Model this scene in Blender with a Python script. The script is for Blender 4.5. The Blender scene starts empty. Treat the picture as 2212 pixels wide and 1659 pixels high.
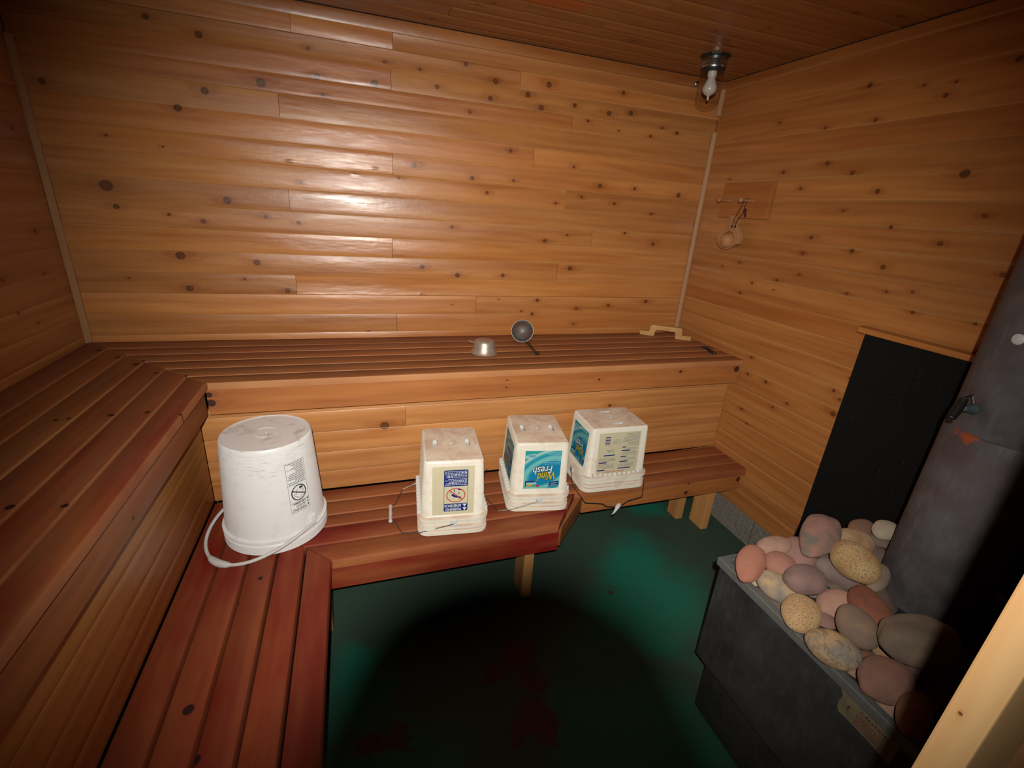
import bpy, bmesh, math, random
from mathutils import Vector, Matrix, noise
random.seed(7)
PI = math.pi
SC = bpy.context.scene
COL = SC.collection

# ------------------------------------------------------------------ camera
CAM = Vector((0.9466, -2.0558, 1.3836))
CR = Vector((0.94848732, -0.30953164, 0.06754239))
CU = Vector((0.04994146, 0.35660477, 0.93291955))
CF = Vector((0.31285405, 0.8814892, -0.35369356))
cd = bpy.data.cameras.new('view_camera')
cd.sensor_width = 36.0
cd.lens = 36.0 * 1001.32 / 2212.0
cd.clip_start = 0.01
cam = bpy.data.objects.new('view_camera', cd)
COL.objects.link(cam)
cam.matrix_world = Matrix(((CR.x, CU.x, -CF.x, CAM.x), (CR.y, CU.y, -CF.y, CAM.y), (CR.z, CU.z, -CF.z, CAM.z), (0, 0, 0, 1)))
SC.camera = cam

# ------------------------------------------------------------------ world, flash, exposure
w = bpy.data.worlds.new('dark_hallway')
SC.world = w
w.use_nodes = True
w.node_tree.nodes['Background'].inputs[0].default_value = (1.0, 0.85, 0.7, 1)
w.node_tree.nodes['Background'].inputs[1].default_value = 0.004
FLASH_UP, FLASH_BACK = 0.065, 0.085
FLASH = CAM + CU * FLASH_UP - CF * FLASH_BACK
ld = bpy.data.lights.new('flash', 'SPOT')
ld.energy = 200.0
ld.color = (1.0, 0.96, 0.9)
ld.spot_size = math.radians(107)
ld.spot_blend = 1.0
ld.shadow_soft_size = 0.007
lo = bpy.data.objects.new('flash', ld)
COL.objects.link(lo)
lo.matrix_world = Matrix.Translation(FLASH) @ cam.matrix_world.to_3x3().to_4x4()
vs = SC.view_settings
vs.view_transform = 'Standard'
vs.look = 'None'
vs.exposure = 0.0
vs.gamma = 1.0
vs.use_curve_mapping = False

# ------------------------------------------------------------------ helpers: objects
WM = {}
def put(name, me, mat=None, parent=None, M=None, kind=None, label=None, cat=None, group=None):
    M = M or Matrix()
    o = bpy.data.objects.new(name, me)
    COL.objects.link(o)
    WM[o.name] = M
    if mat is not None and me is not None:
        me.materials.clear(); me.materials.append(mat)
    if parent is not None:
        o.parent = parent
        o.matrix_basis = WM[parent.name].inverted() @ M
    else:
        o.matrix_basis = M
    if kind: o['kind'] = kind
    if label: o['label'] = label
    if cat: o['category'] = cat
    if group: o['group'] = group
    return o
def thing(name, label, cat, loc=(0, 0, 0), rotz=0.0, group=None, kind=None):
    return put(name, None, None, None, Matrix.Translation(loc) @ Matrix.Rotation(rotz, 4, 'Z'), kind, label, cat, group)

class MB:
    def __init__(s): s.v = []; s.f = []
    def add(s, vs, fs):
        b = len(s.v); s.v += [tuple(p) for p in vs]; s.f += [tuple(b + i for i in f) for f in fs]
    def box(s, lo, hi, M=None):
        x0, y0, z0 = lo; x1, y1, z1 = hi
        vs = [Vector(p) for p in ((x0,y0,z0),(x1,y0,z0),(x1,y1,z0),(x0,y1,z0),(x0,y0,z1),(x1,y0,z1),(x1,y1,z1),(x0,y1,z1))]
        if M: vs = [M @ p for p in vs]
        s.add(vs, [(0,3,2,1),(4,5,6,7),(0,1,5,4),(1,2,6,5),(2,3,7,6),(3,0,4,7)])
    def lathe(s, prof, n=32, M=None, a0=0.0, a1=2*PI, cap=False):
        full = abs(a1 - a0 - 2*PI) < 1e-6
        m = n if full else n + 1
        vs = []; fs = []
        for r, z in prof:
            for i in range(m):
                a = a0 + (a1 - a0) * i / n
                p = Vector((r*math.cos(a), r*math.sin(a), z))
                vs.append(M @ p if M else p)
        for k in range(len(prof) - 1):
            for i in range(n):
                j = (i + 1) % m
                fs.append((k*m+i, k*m+j, (k+1)*m+j, (k+1)*m+i))
        if full and cap:
            if prof[0][0] > 1e-5: fs.append(tuple(reversed(range(m))))
            if prof[-1][0] > 1e-5: fs.append(tuple((len(prof)-1)*m + i for i in range(m)))
        s.add(vs, fs)
    def tube(s, path, r, n=8, closed=False):
        P = [Vector(p) for p in path]; N = len(P); vs = []; fs = []
        up = Vector((0, 0, 1)); prev = None
        for i, p in enumerate(P):
            if closed: t = P[(i+1) % N] - P[i-1]
            else: t = P[min(i+1, N-1)] - P[max(i-1, 0)]
            t.normalize()
            if prev is None:
                a = t.cross(up)
                if a.length < 1e-3: a = t.cross(Vector((1, 0, 0)))
            else:
                a = prev - t * prev.dot(t)
            a.normalize(); prev = a; b = t.cross(a)
            rr = r[i] if isinstance(r, (list, tuple)) else r
            for k in range(n):
                c = 2*PI*k/n
                vs.append(p + a*(rr*math.cos(c)) + b*(rr*math.sin(c)))
        M = N if closed else N - 1
        for i in range(M):
            for k in range(n):
                j = (i+1) % N
                fs.append((i*n+k, i*n+(k+1) % n, j*n+(k+1) % n, j*n+k))
        if not closed:
            fs.append(tuple(reversed(range(n)))); fs.append(tuple((N-1)*n+k for k in range(n)))
        s.add(vs, fs)
    def prism(s, poly, f0, f1):
        n = len(poly)
        s.add([f0(*p) for p in poly] + [f1(*p) for p in poly],
              [tuple(reversed(range(n))), tuple(range(n, 2*n))] + [(i, (i+1) % n, n+(i+1) % n, n+i) for i in range(n)])
    def loft(s, rings, cap0=True, cap1=True):
        n = len(rings[0]); vs = [p for r in rings for p in r]; fs = []
        for k in range(len(rings)-1):
            for i in range(n):
                j = (i+1) % n
                fs.append((k*n+i, k*n+j, (k+1)*n+j, (k+1)*n+i))
        if cap0: fs.append(tuple(reversed(range(n))))
        if cap1: fs.append(tuple((len(rings)-1)*n+i for i in range(n)))
        s.add(vs, fs)
    def flat(s, poly, f):
        s.add([f(*p) for p in poly], [tuple(range(len(poly)))])
    def ring2(s, cx, cy, rx, ry, wd, f, n=28):
        vs = []; fs = []
        for i in range(n):
            a = 2*PI*i/n
            vs.append(f(cx + rx*math.cos(a), cy + ry*math.sin(a))); vs.append(f(cx + (rx-wd)*math.cos(a), cy + (ry-wd)*math.sin(a)))
        for i in range(n):
            j = (i+1) % n
            fs.append((2*i, 2*j, 2*j+1, 2*i+1))
        s.add(vs, fs)
    def mesh(s, name, smooth=35.0, c=None):
        me = bpy.data.meshes.new(name)
        me.from_pydata(s.v if c is None else [(p[0]-c.x, p[1]-c.y, p[2]-c.z) for p in s.v], [], s.f)
        me.validate(); 
        if smooth:
            me.shade_smooth(); me.set_sharp_from_angle(angle=math.radians(smooth))
        me.update()
        return me
    def build(s, name, mat, parent=None, frame=None, smooth=35.0, bevel=0.0, normals=False, axis=None, **kw):
        if axis == 'v':      # grain along the vertical
            s.v = [(p[2], p[1], -p[0]) for p in s.v]; frame = (frame or Matrix()) @ Matrix(((0, 0, -1, 0), (0, 1, 0, 0), (1, 0, 0, 0), (0, 0, 0, 1)))
        elif axis == 'y':    # grain along y
            s.v = [(p[1], -p[0], p[2]) for p in s.v]; frame = (frame or Matrix()) @ Matrix(((0, -1, 0, 0), (1, 0, 0, 0), (0, 0, 1, 0), (0, 0, 0, 1)))
        xs = [p[0] for p in s.v]; ys = [p[1] for p in s.v]; zs = [p[2] for p in s.v]
        c = Vector(((min(xs)+max(xs))/2, (min(ys)+max(ys))/2, min(zs)))
        me = s.mesh(name, smooth, c)
        if normals or bevel:
            bm = bmesh.new(); bm.from_mesh(me); bmesh.ops.recalc_face_normals(bm, faces=bm.faces)
            if bevel:
                es = [e for e in bm.edges if len(e.link_faces) == 2 and e.calc_face_angle(0) > 0.9]
                bmesh.ops.bevel(bm, geom=es, offset=bevel, segments=2, affect='EDGES', profile=0.6)
            bm.to_mesh(me); bm.free()
            if smooth: me.shade_smooth(); me.set_sharp_from_angle(angle=math.radians(smooth))
        return put(name, me, mat, parent, (frame or Matrix()) @ Matrix.Translation(c), **kw)

# ------------------------------------------------------------------ helpers: nodes
ALB = 0.62
def srgb(r, g, b):
    f = lambda c: (c/255/12.92) if c <= 10 else ((c/255 + 0.055)/1.055) ** 2.4
    return (ALB*f(r), ALB*f(g), ALB*f(b), 1.0)
class NT:
    def __init__(s, tree): s.t = tree
    def n(s, typ, ins=None, **props):
        nd = s.t.nodes.new('ShaderNode' + typ)
        for k, v in props.items(): setattr(nd, k, v)
        for k, v in (ins or {}).items():
            sk = nd.inputs[k]
            if isinstance(v, bpy.types.NodeSocket): s.t.links.new(v, sk)
            else: sk.default_value = v
        return nd
    def math(s, op, a, b=0.0, c=None, clamp=False):
        d = {0: a, 1: b}
        if c is not None: d[2] = c
        return s.n('Math', d, operation=op, use_clamp=clamp).outputs[0]
    def vmath(s, op, a, b=(0, 0, 0)):
        nd = s.n('VectorMath', {0: a, 1: b}, operation=op)
        return nd.outputs['Value'] if op in ('LENGTH', 'DOT_PRODUCT', 'DISTANCE') else nd.outputs['Vector']
    def mix(s, fac, a, b, mode='MIX'):
        nd = s.t.nodes.new('ShaderNodeMix'); nd.data_type = 'RGBA'; nd.blend_type = mode; nd.clamp_factor = True
        for i, v in ((0, fac), (6, a), (7, b)):
            if isinstance(v, bpy.types.NodeSocket): s.t.links.new(v, nd.inputs[i])
            else: nd.inputs[i].default_value = v
        return nd.outputs[2]
    def maprange(s, v, a, b, c=0.0, d=1.0, smooth=False):
        return s.n('MapRange', {0: v, 1: a, 2: b, 3: c, 4: d}, interpolation_type='SMOOTHSTEP' if smooth else 'LINEAR').outputs[0]
    def noise(s, vec, scale=5.0, detail=2.0, rough=0.5, dist=0.0):
        return s.n('TexNoise', {'Vector': vec, 'Scale': scale, 'Detail': detail, 'Roughness': rough, 'Distortion': dist}).outputs[0]
    def attr(s, name, out='Color'):
        return s.n('Attribute', None, attribute_type='OBJECT', attribute_name=name).outputs[out]
    def obj(s): return s.n('TexCoord').outputs['Object']
    def scale(s, v, xyz): return s.vmath('MULTIPLY', v, xyz)
    def ramp(s, fac, stops):
        nd = s.n('ValToRGB', {0: fac}); cr = nd.color_ramp
        while len(cr.elements) < len(stops): cr.elements.new(0.5)
        for e, (p, c) in zip(cr.elements, stops): e.position = p; e.color = c
        return nd.outputs[0]
def newmat(name):
    m = bpy.data.materials.new(name); m.use_nodes = True
    nt = NT(m.node_tree); p = m.node_tree.nodes['Principled BSDF']
    return m, nt, p
def setp(nt, p, **kw):
    for k, v in kw.items():
        sk = p.inputs[k.replace('_', ' ')]
        if isinstance(v, bpy.types.NodeSocket): nt.t.links.new(v, sk)
        else: sk.default_value = v
def bump(nt, p, h, dist=0.001, strength=1.0):
    b = nt.n('Bump', {'Height': h, 'Distance': dist, 'Strength': strength})
    nt.t.links.new(b.outputs[0], p.inputs['Normal'])

# ------------------------------------------------------------------ materials
def knot_group():
    g = bpy.data.node_groups.new('knot_field', 'ShaderNodeTree')
    g.interface.new_socket('Co', in_out='INPUT', socket_type='NodeSocketVector')
    g.interface.new_socket('K', in_out='INPUT', socket_type='NodeSocketVector')
    for nm in ('Core', 'Ring', 'Halo'): g.interface.new_socket(nm, in_out='OUTPUT', socket_type='NodeSocketFloat')
    nt = NT(g)
    gi = g.nodes.new('NodeGroupInput'); go = g.nodes.new('NodeGroupOutput')
    kx = nt.n('SeparateXYZ', {0: gi.outputs[1]}); cx = nt.n('SeparateXYZ', {0: gi.outputs[0]})
    r = nt.math('MAXIMUM', kx.outputs[2], 0.00002)
    dx = nt.math('DIVIDE', nt.math('SUBTRACT', cx.outputs[0], kx.outputs[0]), r)
    dy = nt.math('DIVIDE', nt.math('SUBTRACT', cx.outputs[1], kx.outputs[1]), r)
    dx2 = nt.math('MULTIPLY', dx, dx); dy2 = nt.math('MULTIPLY', dy, dy)
    d = nt.math('SQRT', nt.math('ADD', nt.math('MULTIPLY', dx2, 0.8), dy2))
    core = nt.maprange(d, 0.75, 1.15, 1.0, 0.0, True)
    ring = nt.math('MULTIPLY', nt.maprange(d, 0.6, 0.9, 0.0, 1.0, True), nt.maprange(d, 0.95, 1.25, 1.0, 0.0, True))
    e = nt.math('ADD', nt.math('MULTIPLY', dx2, 0.05), nt.math('MULTIPLY', dy2, 0.35))
    halo = nt.math('DIVIDE', 1.0, nt.math('ADD', 1.0, nt.math('MULTIPLY', e, e)))
    for i, v in enumerate((core, ring, halo)): nt.t.links.new(v, go.inputs[i])
    return g
KG = knot_group()
NK = 8
def wood(name, light, dark, knotc, ringc, rough=0.32, red=None, spec=0.5, wave=1.0, nk=NK, halo_amt=0.35, kmix=0.86):
    m, nt, p = newmat(name)
    co = nt.obj()
    rnd = nt.n('ObjectInfo').outputs['Random']
    off = nt.n('CombineXYZ', {0: nt.math('MULTIPLY', rnd, 37.0), 1: nt.math('MULTIPLY', rnd, 91.0), 2: nt.math('MULTIPLY', rnd, 13.0)}).outputs[0]
    pc = nt.vmath('ADD', co, off)
    core = ring = halo = None
    for i in range(nk):
        g = nt.t.nodes.new('ShaderNodeGroup'); g.node_tree = KG
        nt.t.links.new(co, g.inputs[0]); nt.t.links.new(nt.attr('k%d' % i, 'Vector'), g.inputs[1])
        if core is None: core, ring, halo = g.outputs
        else:
            core = nt.math('MAXIMUM', core, g.outputs[0]); ring = nt.math('MAXIMUM', ring, g.outputs[1]); halo = nt.math('MAXIMUM', halo, g.outputs[2])
    low = nt.noise(nt.scale(pc, (0.9, 7.0, 7.0)), 1.0, 2.0)
    y = nt.n('SeparateXYZ', {0: pc}).outputs[1]
    ph = nt.math('ADD', nt.math('MULTIPLY', y, 210.0), nt.math('ADD', nt.math('MULTIPLY', low, 26.0), nt.math('MULTIPLY', halo, 9.0)))
    bands = nt.math('MULTIPLY_ADD', nt.math('SINE', ph), 0.5, 0.5)
    fine = nt.noise(nt.scale(pc, (5.0, 260.0, 260.0)), 1.0, 3.0, 0.6)
    streak = nt.noise(nt.scale(pc, (1.6, 22.0, 22.0)), 1.0, 3.0, 0.55)
    fac = nt.math('ADD', nt.math('MULTIPLY', bands, 0.12), nt.math('ADD', nt.math('MULTIPLY', fine, 0.14), nt.math('MULTIPLY', nt.maprange(streak, 0.3, 0.72), 0.62)))
    fac = nt.math('ADD', fac, nt.math('MULTIPLY', halo, halo_amt), clamp=True)
    c = nt.mix(fac, light, dark)
    if red is not None:
        rn = nt.maprange(nt.noise(nt.scale(pc, (2.2, 9.0, 9.0)), 1.0, 3.0, 0.6), 0.22, 0.72)
        c = nt.mix(nt.math('MULTIPLY', rn, nt.attr('red', 'Fac')), c, red)
        gn = nt.maprange(nt.noise(nt.scale(nt.vmath('ADD', pc, (5, 3, 1)), (3.0, 12.0, 12.0)), 1.0, 3.0, 0.6), 0.5, 0.75)
        c = nt.mix(nt.math('MULTIPLY', gn, nt.attr('grey', 'Fac')), c, srgb(122, 98, 70))
    if nk > 2:      # paler lines along both long edges of each board, put into the colour
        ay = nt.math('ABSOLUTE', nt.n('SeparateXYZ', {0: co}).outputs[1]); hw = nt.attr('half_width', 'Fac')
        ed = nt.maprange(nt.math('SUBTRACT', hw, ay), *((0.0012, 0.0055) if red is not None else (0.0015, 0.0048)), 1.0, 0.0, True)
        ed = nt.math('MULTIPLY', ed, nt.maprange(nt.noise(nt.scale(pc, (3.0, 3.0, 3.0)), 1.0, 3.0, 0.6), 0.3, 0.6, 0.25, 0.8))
        c = nt.mix(nt.math('MULTIPLY', ed, nt.attr('paled', 'Fac')), c, srgb(206, 142, 90) if red is not None else srgb(226, 172, 112))
    c = nt.mix(1.0, c, nt.attr('tint'), 'MULTIPLY')
    kc = nt.mix(nt.maprange(nt.noise(nt.scale(pc, (220, 220, 220)), 1.0, 2.0), 0.35, 0.65), knotc, ringc)
    c = nt.mix(nt.math('MULTIPLY', core, kmix), c, kc)
    c = nt.mix(nt.math('MULTIPLY', ring, 0.6), c, ringc)
    setp(nt, p, Base_Color=c, Roughness=nt.math('ADD', nt.math('MULTIPLY', fine, 0.06), nt.math('ADD', nt.math('MULTIPLY', nt.maprange(nt.noise(nt.scale(pc, (2.5, 16.0, 16.0)), 1.0, 3.0, 0.6), 0.35, 0.65), 0.16), nt.math('MULTIPLY_ADD', rnd, 0.10, rough))), Specular_IOR_Level=spec)
    wv = nt.noise(nt.scale(pc, (7.0, 34.0, 34.0)), 1.0, 2.0, 0.6)
    chat = nt.noise(nt.scale(pc, (60.0, 40.0, 40.0)), 1.0, 1.0, 0.5)
    h = nt.math('ADD', nt.math('MULTIPLY', fine, 0.05), nt.math('ADD', nt.math('MULTIPLY', wv, wave), nt.math('ADD', nt.math('MULTIPLY', halo, 0.5 * wave), nt.math('MULTIPLY', chat, 0.12 * wave))))
    bump(nt, p, h, 0.0013)
    return m
M_PINE = wood('varnished_pine', srgb(218, 148, 80), srgb(166, 94, 42), srgb(128, 72, 32), srgb(78, 42, 20), 0.23)
M_BENCH = wood('stained_bench_wood', srgb(182, 118, 66), srgb(130, 74, 38), srgb(48, 20, 24), srgb(32, 12, 16), 0.46, red=srgb(132, 28, 20), spec=0.3, wave=0.5, nk=6, halo_amt=0.15, kmix=0.95)
M_FASCIA = wood('fascia_pine', srgb(210, 140, 76), srgb(160, 90, 42), srgb(64, 24, 32), srgb(44, 16, 22), 0.4, spec=0.35, wave=0.6, halo_amt=0.2, kmix=0.92)
M_TRIM = wood('pale_trim_wood', srgb(206, 158, 112), srgb(170, 118, 76), srgb(120, 70, 40), srgb(90, 52, 30), 0.42, spec=0.3, nk=2)
M_RAW = wood('raw_pine', srgb(226, 178, 116), srgb(196, 136, 78), srgb(130, 70, 34), srgb(96, 50, 24), 0.55, spec=0.25, wave=0.3, nk=4)

def simple(name, col, rough=0.5, metal=0.0, spec=0.5, noise_amt=0.0, noise_scale=40.0, col2=None, bmp=0.0, detail=4.0):
    m, nt, p = newmat(name)
    c = col
    if noise_amt:
        f = nt.maprange(nt.noise(nt.obj(), noise_scale, detail, 0.6), 0.35, 0.68)
        c = nt.mix(nt.math('MULTIPLY', f, noise_amt), col, col2)
        if bmp: bump(nt, p, f, bmp)
    setp(nt, p, Base_Color=c, Roughness=rough, Metallic=metal, Specular_IOR_Level=spec)
    return m
M_BACK = simple('dark_backing', srgb(40, 22, 12), 0.9)
def mat_floor():
    m, nt, p = newmat('green_painted_concrete')
    co = nt.obj()
    fine = nt.noise(co, 90.0, 3.0, 0.6)
    wob = nt.vmath('ADD', co, nt.scale(nt.vmath('SUBTRACT', nt.n('TexNoise', {'Vector': co, 'Scale': 3.5, 'Detail': 4.0}).outputs[1], (0.5, 0.5, 0.5)), (0.5, 0.5, 0.0)))
    f = None
    for x, y, r in ((2.02, -0.86, 0.20), (1.86, -1.02, 0.15), (1.62, -1.30, 0.2), (0.93, -0.98, 0.12), (0.9, -1.3, 0.2), (2.3, -0.35, 0.12), (1.4, -1.75, 0.25)):
        d = nt.maprange(nt.vmath('DISTANCE', wob, (x, y, 0.0)), r*0.5, r*1.7, 1.0, 0.0, True)
        f = d if f is None else nt.math('MAXIMUM', f, d)
    c = nt.mix(nt.math('MULTIPLY_ADD', f, 0.85, 0.1), srgb(64, 78, 66), srgb(24, 122, 100))
    c = nt.mix(nt.math('MULTIPLY', nt.maprange(fine, 0.45, 0.8), 0.4), c, srgb(70, 66, 54))
    wob = nt.vmath('ADD', co, nt.scale(nt.vmath('SUBTRACT', nt.n('TexNoise', {'Vector': co, 'Scale': 14.0, 'Detail': 4.0}).outputs[1], (0.5, 0.5, 0.5)), (0.16, 0.16, 0.0)))
    red = None
    for x, y, r in ((1.40, -1.02, 0.06), (1.30, -1.07, 0.035), (1.43, -1.12, 0.045), (1.39, -1.23, 0.06), (1.33, -1.27, 0.03), (0.93, -1.18, 0.04), (0.99, -1.19, 0.03)):
        d = nt.maprange(nt.vmath('DISTANCE', wob, (x, y, 0.0)), r*0.7, r*1.2, 1.0, 0.0)
        red = d if red is None else nt.math('MAXIMUM', red, d)
    c = nt.mix(red, c, srgb(86, 32, 22))
    setp(nt, p, Base_Color=c, Roughness=0.62, Specular_IOR_Level=0.3)
    bump(nt, p, fine, 0.0006)
    return m
M_FLOOR = mat_floor()
M_BLOCK = simple('grey_concrete_block', srgb(150, 142, 130), 0.9, 0, 0.2, 0.6, 60.0, srgb(112, 106, 96), 0.002)
M_BLACKBLOCK = None
def mat_black():
    m, nt, p = newmat('black_painted_block')
    co = nt.obj()
    sp = nt.n('TexVoronoi', {'Vector': co, 'Scale': 55.0, 'Randomness': 1.0}).outputs['Distance']
    big = nt.maprange(nt.noise(co, 5.0, 2.0), 0.52, 0.66)
    s = nt.math('MULTIPLY', nt.maprange(sp, 0.05, 0.085, 1.0, 0.0), big)
    c = nt.mix(s, srgb(20, 20, 18), srgb(120, 116, 106))
    setp(nt, p, Base_Color=c, Roughness=0.8, Specular_IOR_Level=0.15)
    bump(nt, p, nt.noise(co, 140.0, 3.0), 0.0015)
    return m
M_BLACKBLOCK = mat_black()
def mat_stove(name, a, b, rust=None, rough=0.55, pts=()):
    m, nt, p = newmat(name)
    co = nt.obj()
    f = nt.maprange(nt.noise(co, 6.0, 6.0, 0.6, 0.3), 0.30, 0.72)
    f2 = nt.maprange(nt.noise(nt.scale(co, (1, 1, 0.35)), 60.0, 4.0, 0.6), 0.5, 0.78)
    c = nt.mix(f, a, b)
    c = nt.mix(nt.math('MULTIPLY', f2, 0.35 if rust else 0.12), c, srgb(128, 124, 120))
    if rust:
        pv = nt.maprange(nt.noise(co, 5.0, 3.0), 0.48, 0.62)
        c = nt.mix(nt.math('MULTIPLY', pv, 0.55), c, rust)
        wob = nt.vmath('ADD', co, nt.scale(nt.vmath('SUBTRACT', nt.n('TexNoise', {'Vector': co, 'Scale': 45.0, 'Detail': 4.0}).outputs[1], (0.5, 0.5, 0.5)), (0.035, 0.035, 0.035)))
        for x, y, z, r in pts:
            d = nt.maprange(nt.vmath('DISTANCE', wob, (x, y, z)), r*0.4, r*1.2, 1.0, 0.0)
            c = nt.mix(nt.math('MULTIPLY', d, 0.85), c, srgb(176, 76, 22))
    setp(nt, p, Base_Color=c, Roughness=rough, Specular_IOR_Level=0.35)
    bump(nt, p, f2, 0.0005)
    return m
M_STOVE = mat_stove('dark_stove_steel', srgb(42, 42, 42), srgb(66, 66, 67))
M_TRAY = mat_stove('dusty_grey_tray', srgb(84, 84, 82), srgb(112, 112, 106), rough=0.8)
def mat_stone():
    m, nt, p = newmat('river_stone')
    co = nt.vmath('ADD', nt.obj(), nt.n('CombineXYZ', {0: nt.math('MULTIPLY', nt.n('ObjectInfo').outputs['Random'], 40.0)}).outputs[0])
    f = nt.maprange(nt.noise(co, 22.0, 3.0, 0.5), 0.38, 0.64)
    c = nt.mix(f, nt.attr('c1'), nt.attr('c2'))
    fn = nt.noise(co, 420.0, 2.0, 0.6)
    sp = nt.maprange(fn, 0.54, 0.62)
    c = nt.mix(nt.math('MULTIPLY', sp, nt.attr('speck', 'Fac')), c, srgb(66, 52, 36))
    sp2 = nt.maprange(nt.noise(nt.vmath('ADD', co, (9, 2, 4)), 260.0, 2.0, 0.6), 0.55, 0.66)
    c = nt.mix(nt.math('MULTIPLY', sp2, nt.math('MULTIPLY', nt.attr('speck', 'Fac'), 0.5)), c, srgb(208, 176, 130))
    vein = nt.math('ABSOLUTE', nt.math('SUBTRACT', nt.noise(co, 34.0, 4.0, 0.6, 1.2), 0.5))
    c = nt.mix(nt.math('MULTIPLY', nt.maprange(vein, 0.0, 0.05, 1.0, 0.0), nt.attr('vein', 'Fac')), c, srgb(92, 74, 52))
    c = nt.mix(nt.math('MULTIPLY', nt.maprange(fn, 0.3, 0.7), 0.28), c, srgb(158, 142, 128))
    setp(nt, p, Base_Color=c, Diffuse_Roughness=0.35, Roughness=0.8, Specular_IOR_Level=0.25)
    bump(nt, p, fn, 0.0008)
    return m
M_STONE = mat_stone()
M_ASH = simple('grey_ash_bed', srgb(138, 116, 104), 0.95, 0, 0.1, 0.6, 30.0, srgb(104, 90, 82), 0.001)
def mat_plastic(name, base, dirt, amt, zstreak=False, rough=0.42, lo=0.52, hi=0.70, grime=False):
    m, nt, p = newmat(name)
    co = nt.obj()
    a = nt.maprange(nt.noise(co, 16.0, 6.0, 0.7, 0.4), lo, hi)
    st = nt.maprange(nt.noise(nt.scale(co, (34, 34, 240)), 1.0, 4.0, 0.7, 0.5), 0.56, 0.72)
    f = nt.math('MULTIPLY', a, amt)
    if zstreak:
        z = nt.n('SeparateXYZ', {0: co}).outputs[2]
        top = nt.math('MAXIMUM', nt.maprange(z, 0.20, 0.30), nt.math('MULTIPLY', nt.maprange(z, 0.12, 0.05), 0.45))
        f = nt.math('MAXIMUM', nt.math('MULTIPLY', nt.math('MULTIPLY', st, top), 0.75), nt.math('MULTIPLY', f, 0.5))
    if grime:      # brown film left in the grooves of the rim
        z = nt.n('SeparateXYZ', {0: co}).outputs[2]; g = None
        for zz, hw in ((0.0195, 0.0035), (0.0345, 0.0025), (0.069, 0.004)):
            d = nt.maprange(nt.math('ABSOLUTE', nt.math('SUBTRACT', z, zz)), hw*0.3, hw, 1.0, 0.0, True)
            g = d if g is None else nt.math('MAXIMUM', g, d)
        f = nt.math('MAXIMUM', f, nt.math('MULTIPLY', g, nt.maprange(nt.noise(co, 20.0, 3.0), 0.3, 0.6, 0.1, 0.75)))
    c = nt.mix(f, base, dirt)
    setp(nt, p, Base_Color=c, Diffuse_Roughness=0.3, Roughness=rough, Specular_IOR_Level=0.4)
    return m
M_BUCKET = mat_plastic('scuffed_white_bucket', srgb(246, 244, 240), srgb(140, 132, 124), 0.3, True)
M_BUCKETTOP = mat_plastic('dusty_bucket_bottom', srgb(226, 216, 210), srgb(160, 142, 130), 0.75)
M_PAIL = mat_plastic('dirty_white_pail', srgb(238, 230, 212), srgb(196, 150, 116), 0.5, lo=0.5, hi=0.8, grime=True)
M_PAILTOP = mat_plastic('dusty_pail_base', srgb(226, 204, 180), srgb(190, 140, 108), 0.7, rough=0.8, lo=0.42, hi=0.66)
M_WHITE = simple('white_plastic', srgb(226, 224, 218), 0.4, 0, 0.4, 0.3, 30.0, srgb(190, 180, 166))
M_CREAM = simple('cream_label_paper', srgb(216, 206, 172), 0.5, 0, 0.3, 0.25, 30.0, srgb(198, 182, 140))
M_INKBLUE = simple('navy_ink', srgb(24, 44, 120), 0.45)
M_INKBLACK = simple('black_ink', srgb(22, 22, 24), 0.5)
M_INKRED = simple('red_ink', srgb(196, 44, 40), 0.45)
M_INKWHITE = simple('white_ink', srgb(226, 228, 226), 0.45)
M_INKYELLOW = simple('yellow_ink', srgb(222, 190, 40), 0.45)
M_INKGREY = simple('grey_ink', srgb(120, 128, 132), 0.5)
M_INKPALE = simple('pale_teal_ink', srgb(150, 208, 204), 0.5)
def mat_swirl():
    m, nt, p = newmat('turquoise_swirl_label')
    uv = nt.n('UVMap').outputs[0]
    s = nt.n('SeparateXYZ', {0: uv})
    dx = nt.math('SUBTRACT', s.outputs[0], 0.63); dy = nt.math('SUBTRACT', s.outputs[1], 0.42)
    ca, sa = math.cos(0.42), math.sin(0.42)
    ex = nt.math('ADD', nt.math('MULTIPLY', dx, ca), nt.math('MULTIPLY', dy, sa))
    ey = nt.math('SUBTRACT', nt.math('MULTIPLY', dy, ca), nt.math('MULTIPLY', dx, sa))
    ex = nt.math('DIVIDE', ex, 0.62); ey = nt.math('DIVIDE', ey, 0.34)
    d = nt.math('SQRT', nt.math('ADD', nt.math('MULTIPLY', ex, ex), nt.math('MULTIPLY', ey, ey)))
    d = nt.math('DIVIDE', nt.math('ADD', d, nt.math('MULTIPLY', dx, 0.1)), 2.4)
    c = nt.ramp(d, [(0.0, srgb(16, 128, 172)), (0.32, srgb(14, 134, 176)), (0.40, srgb(120, 196, 186)), (0.46, srgb(110, 190, 186)), (0.53, srgb(18, 140, 172)), (0.60, srgb(60, 168, 176)), (0.66, srgb(190, 214, 204)), (0.71, srgb(56, 164, 162)), (1.0, srgb(34, 148, 156))])
    setp(nt, p, Base_Color=c, Roughness=0.4, Specular_IOR_Level=0.4)
    return m
M_SWIRL = mat_swirl()
M_WIRE = simple('grey_steel_wire', srgb(110, 108, 104), 0.4, 0.9)
M_DARKMETAL = simple('dark_metal', srgb(58, 54, 50), 0.45, 0.6)
M_ALU = simple('dull_aluminium', srgb(226, 208, 188), 0.42, 0.65, 0.5, 0.5, 60.0, srgb(176, 146, 124))
M_CHROME = simple('galvanised_metal', srgb(180, 182, 180), 0.3, 1.0)
M_GREENDARK = simple('dark_green_junction_metal', srgb(36, 46, 42), 0.5, 0.3)
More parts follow.
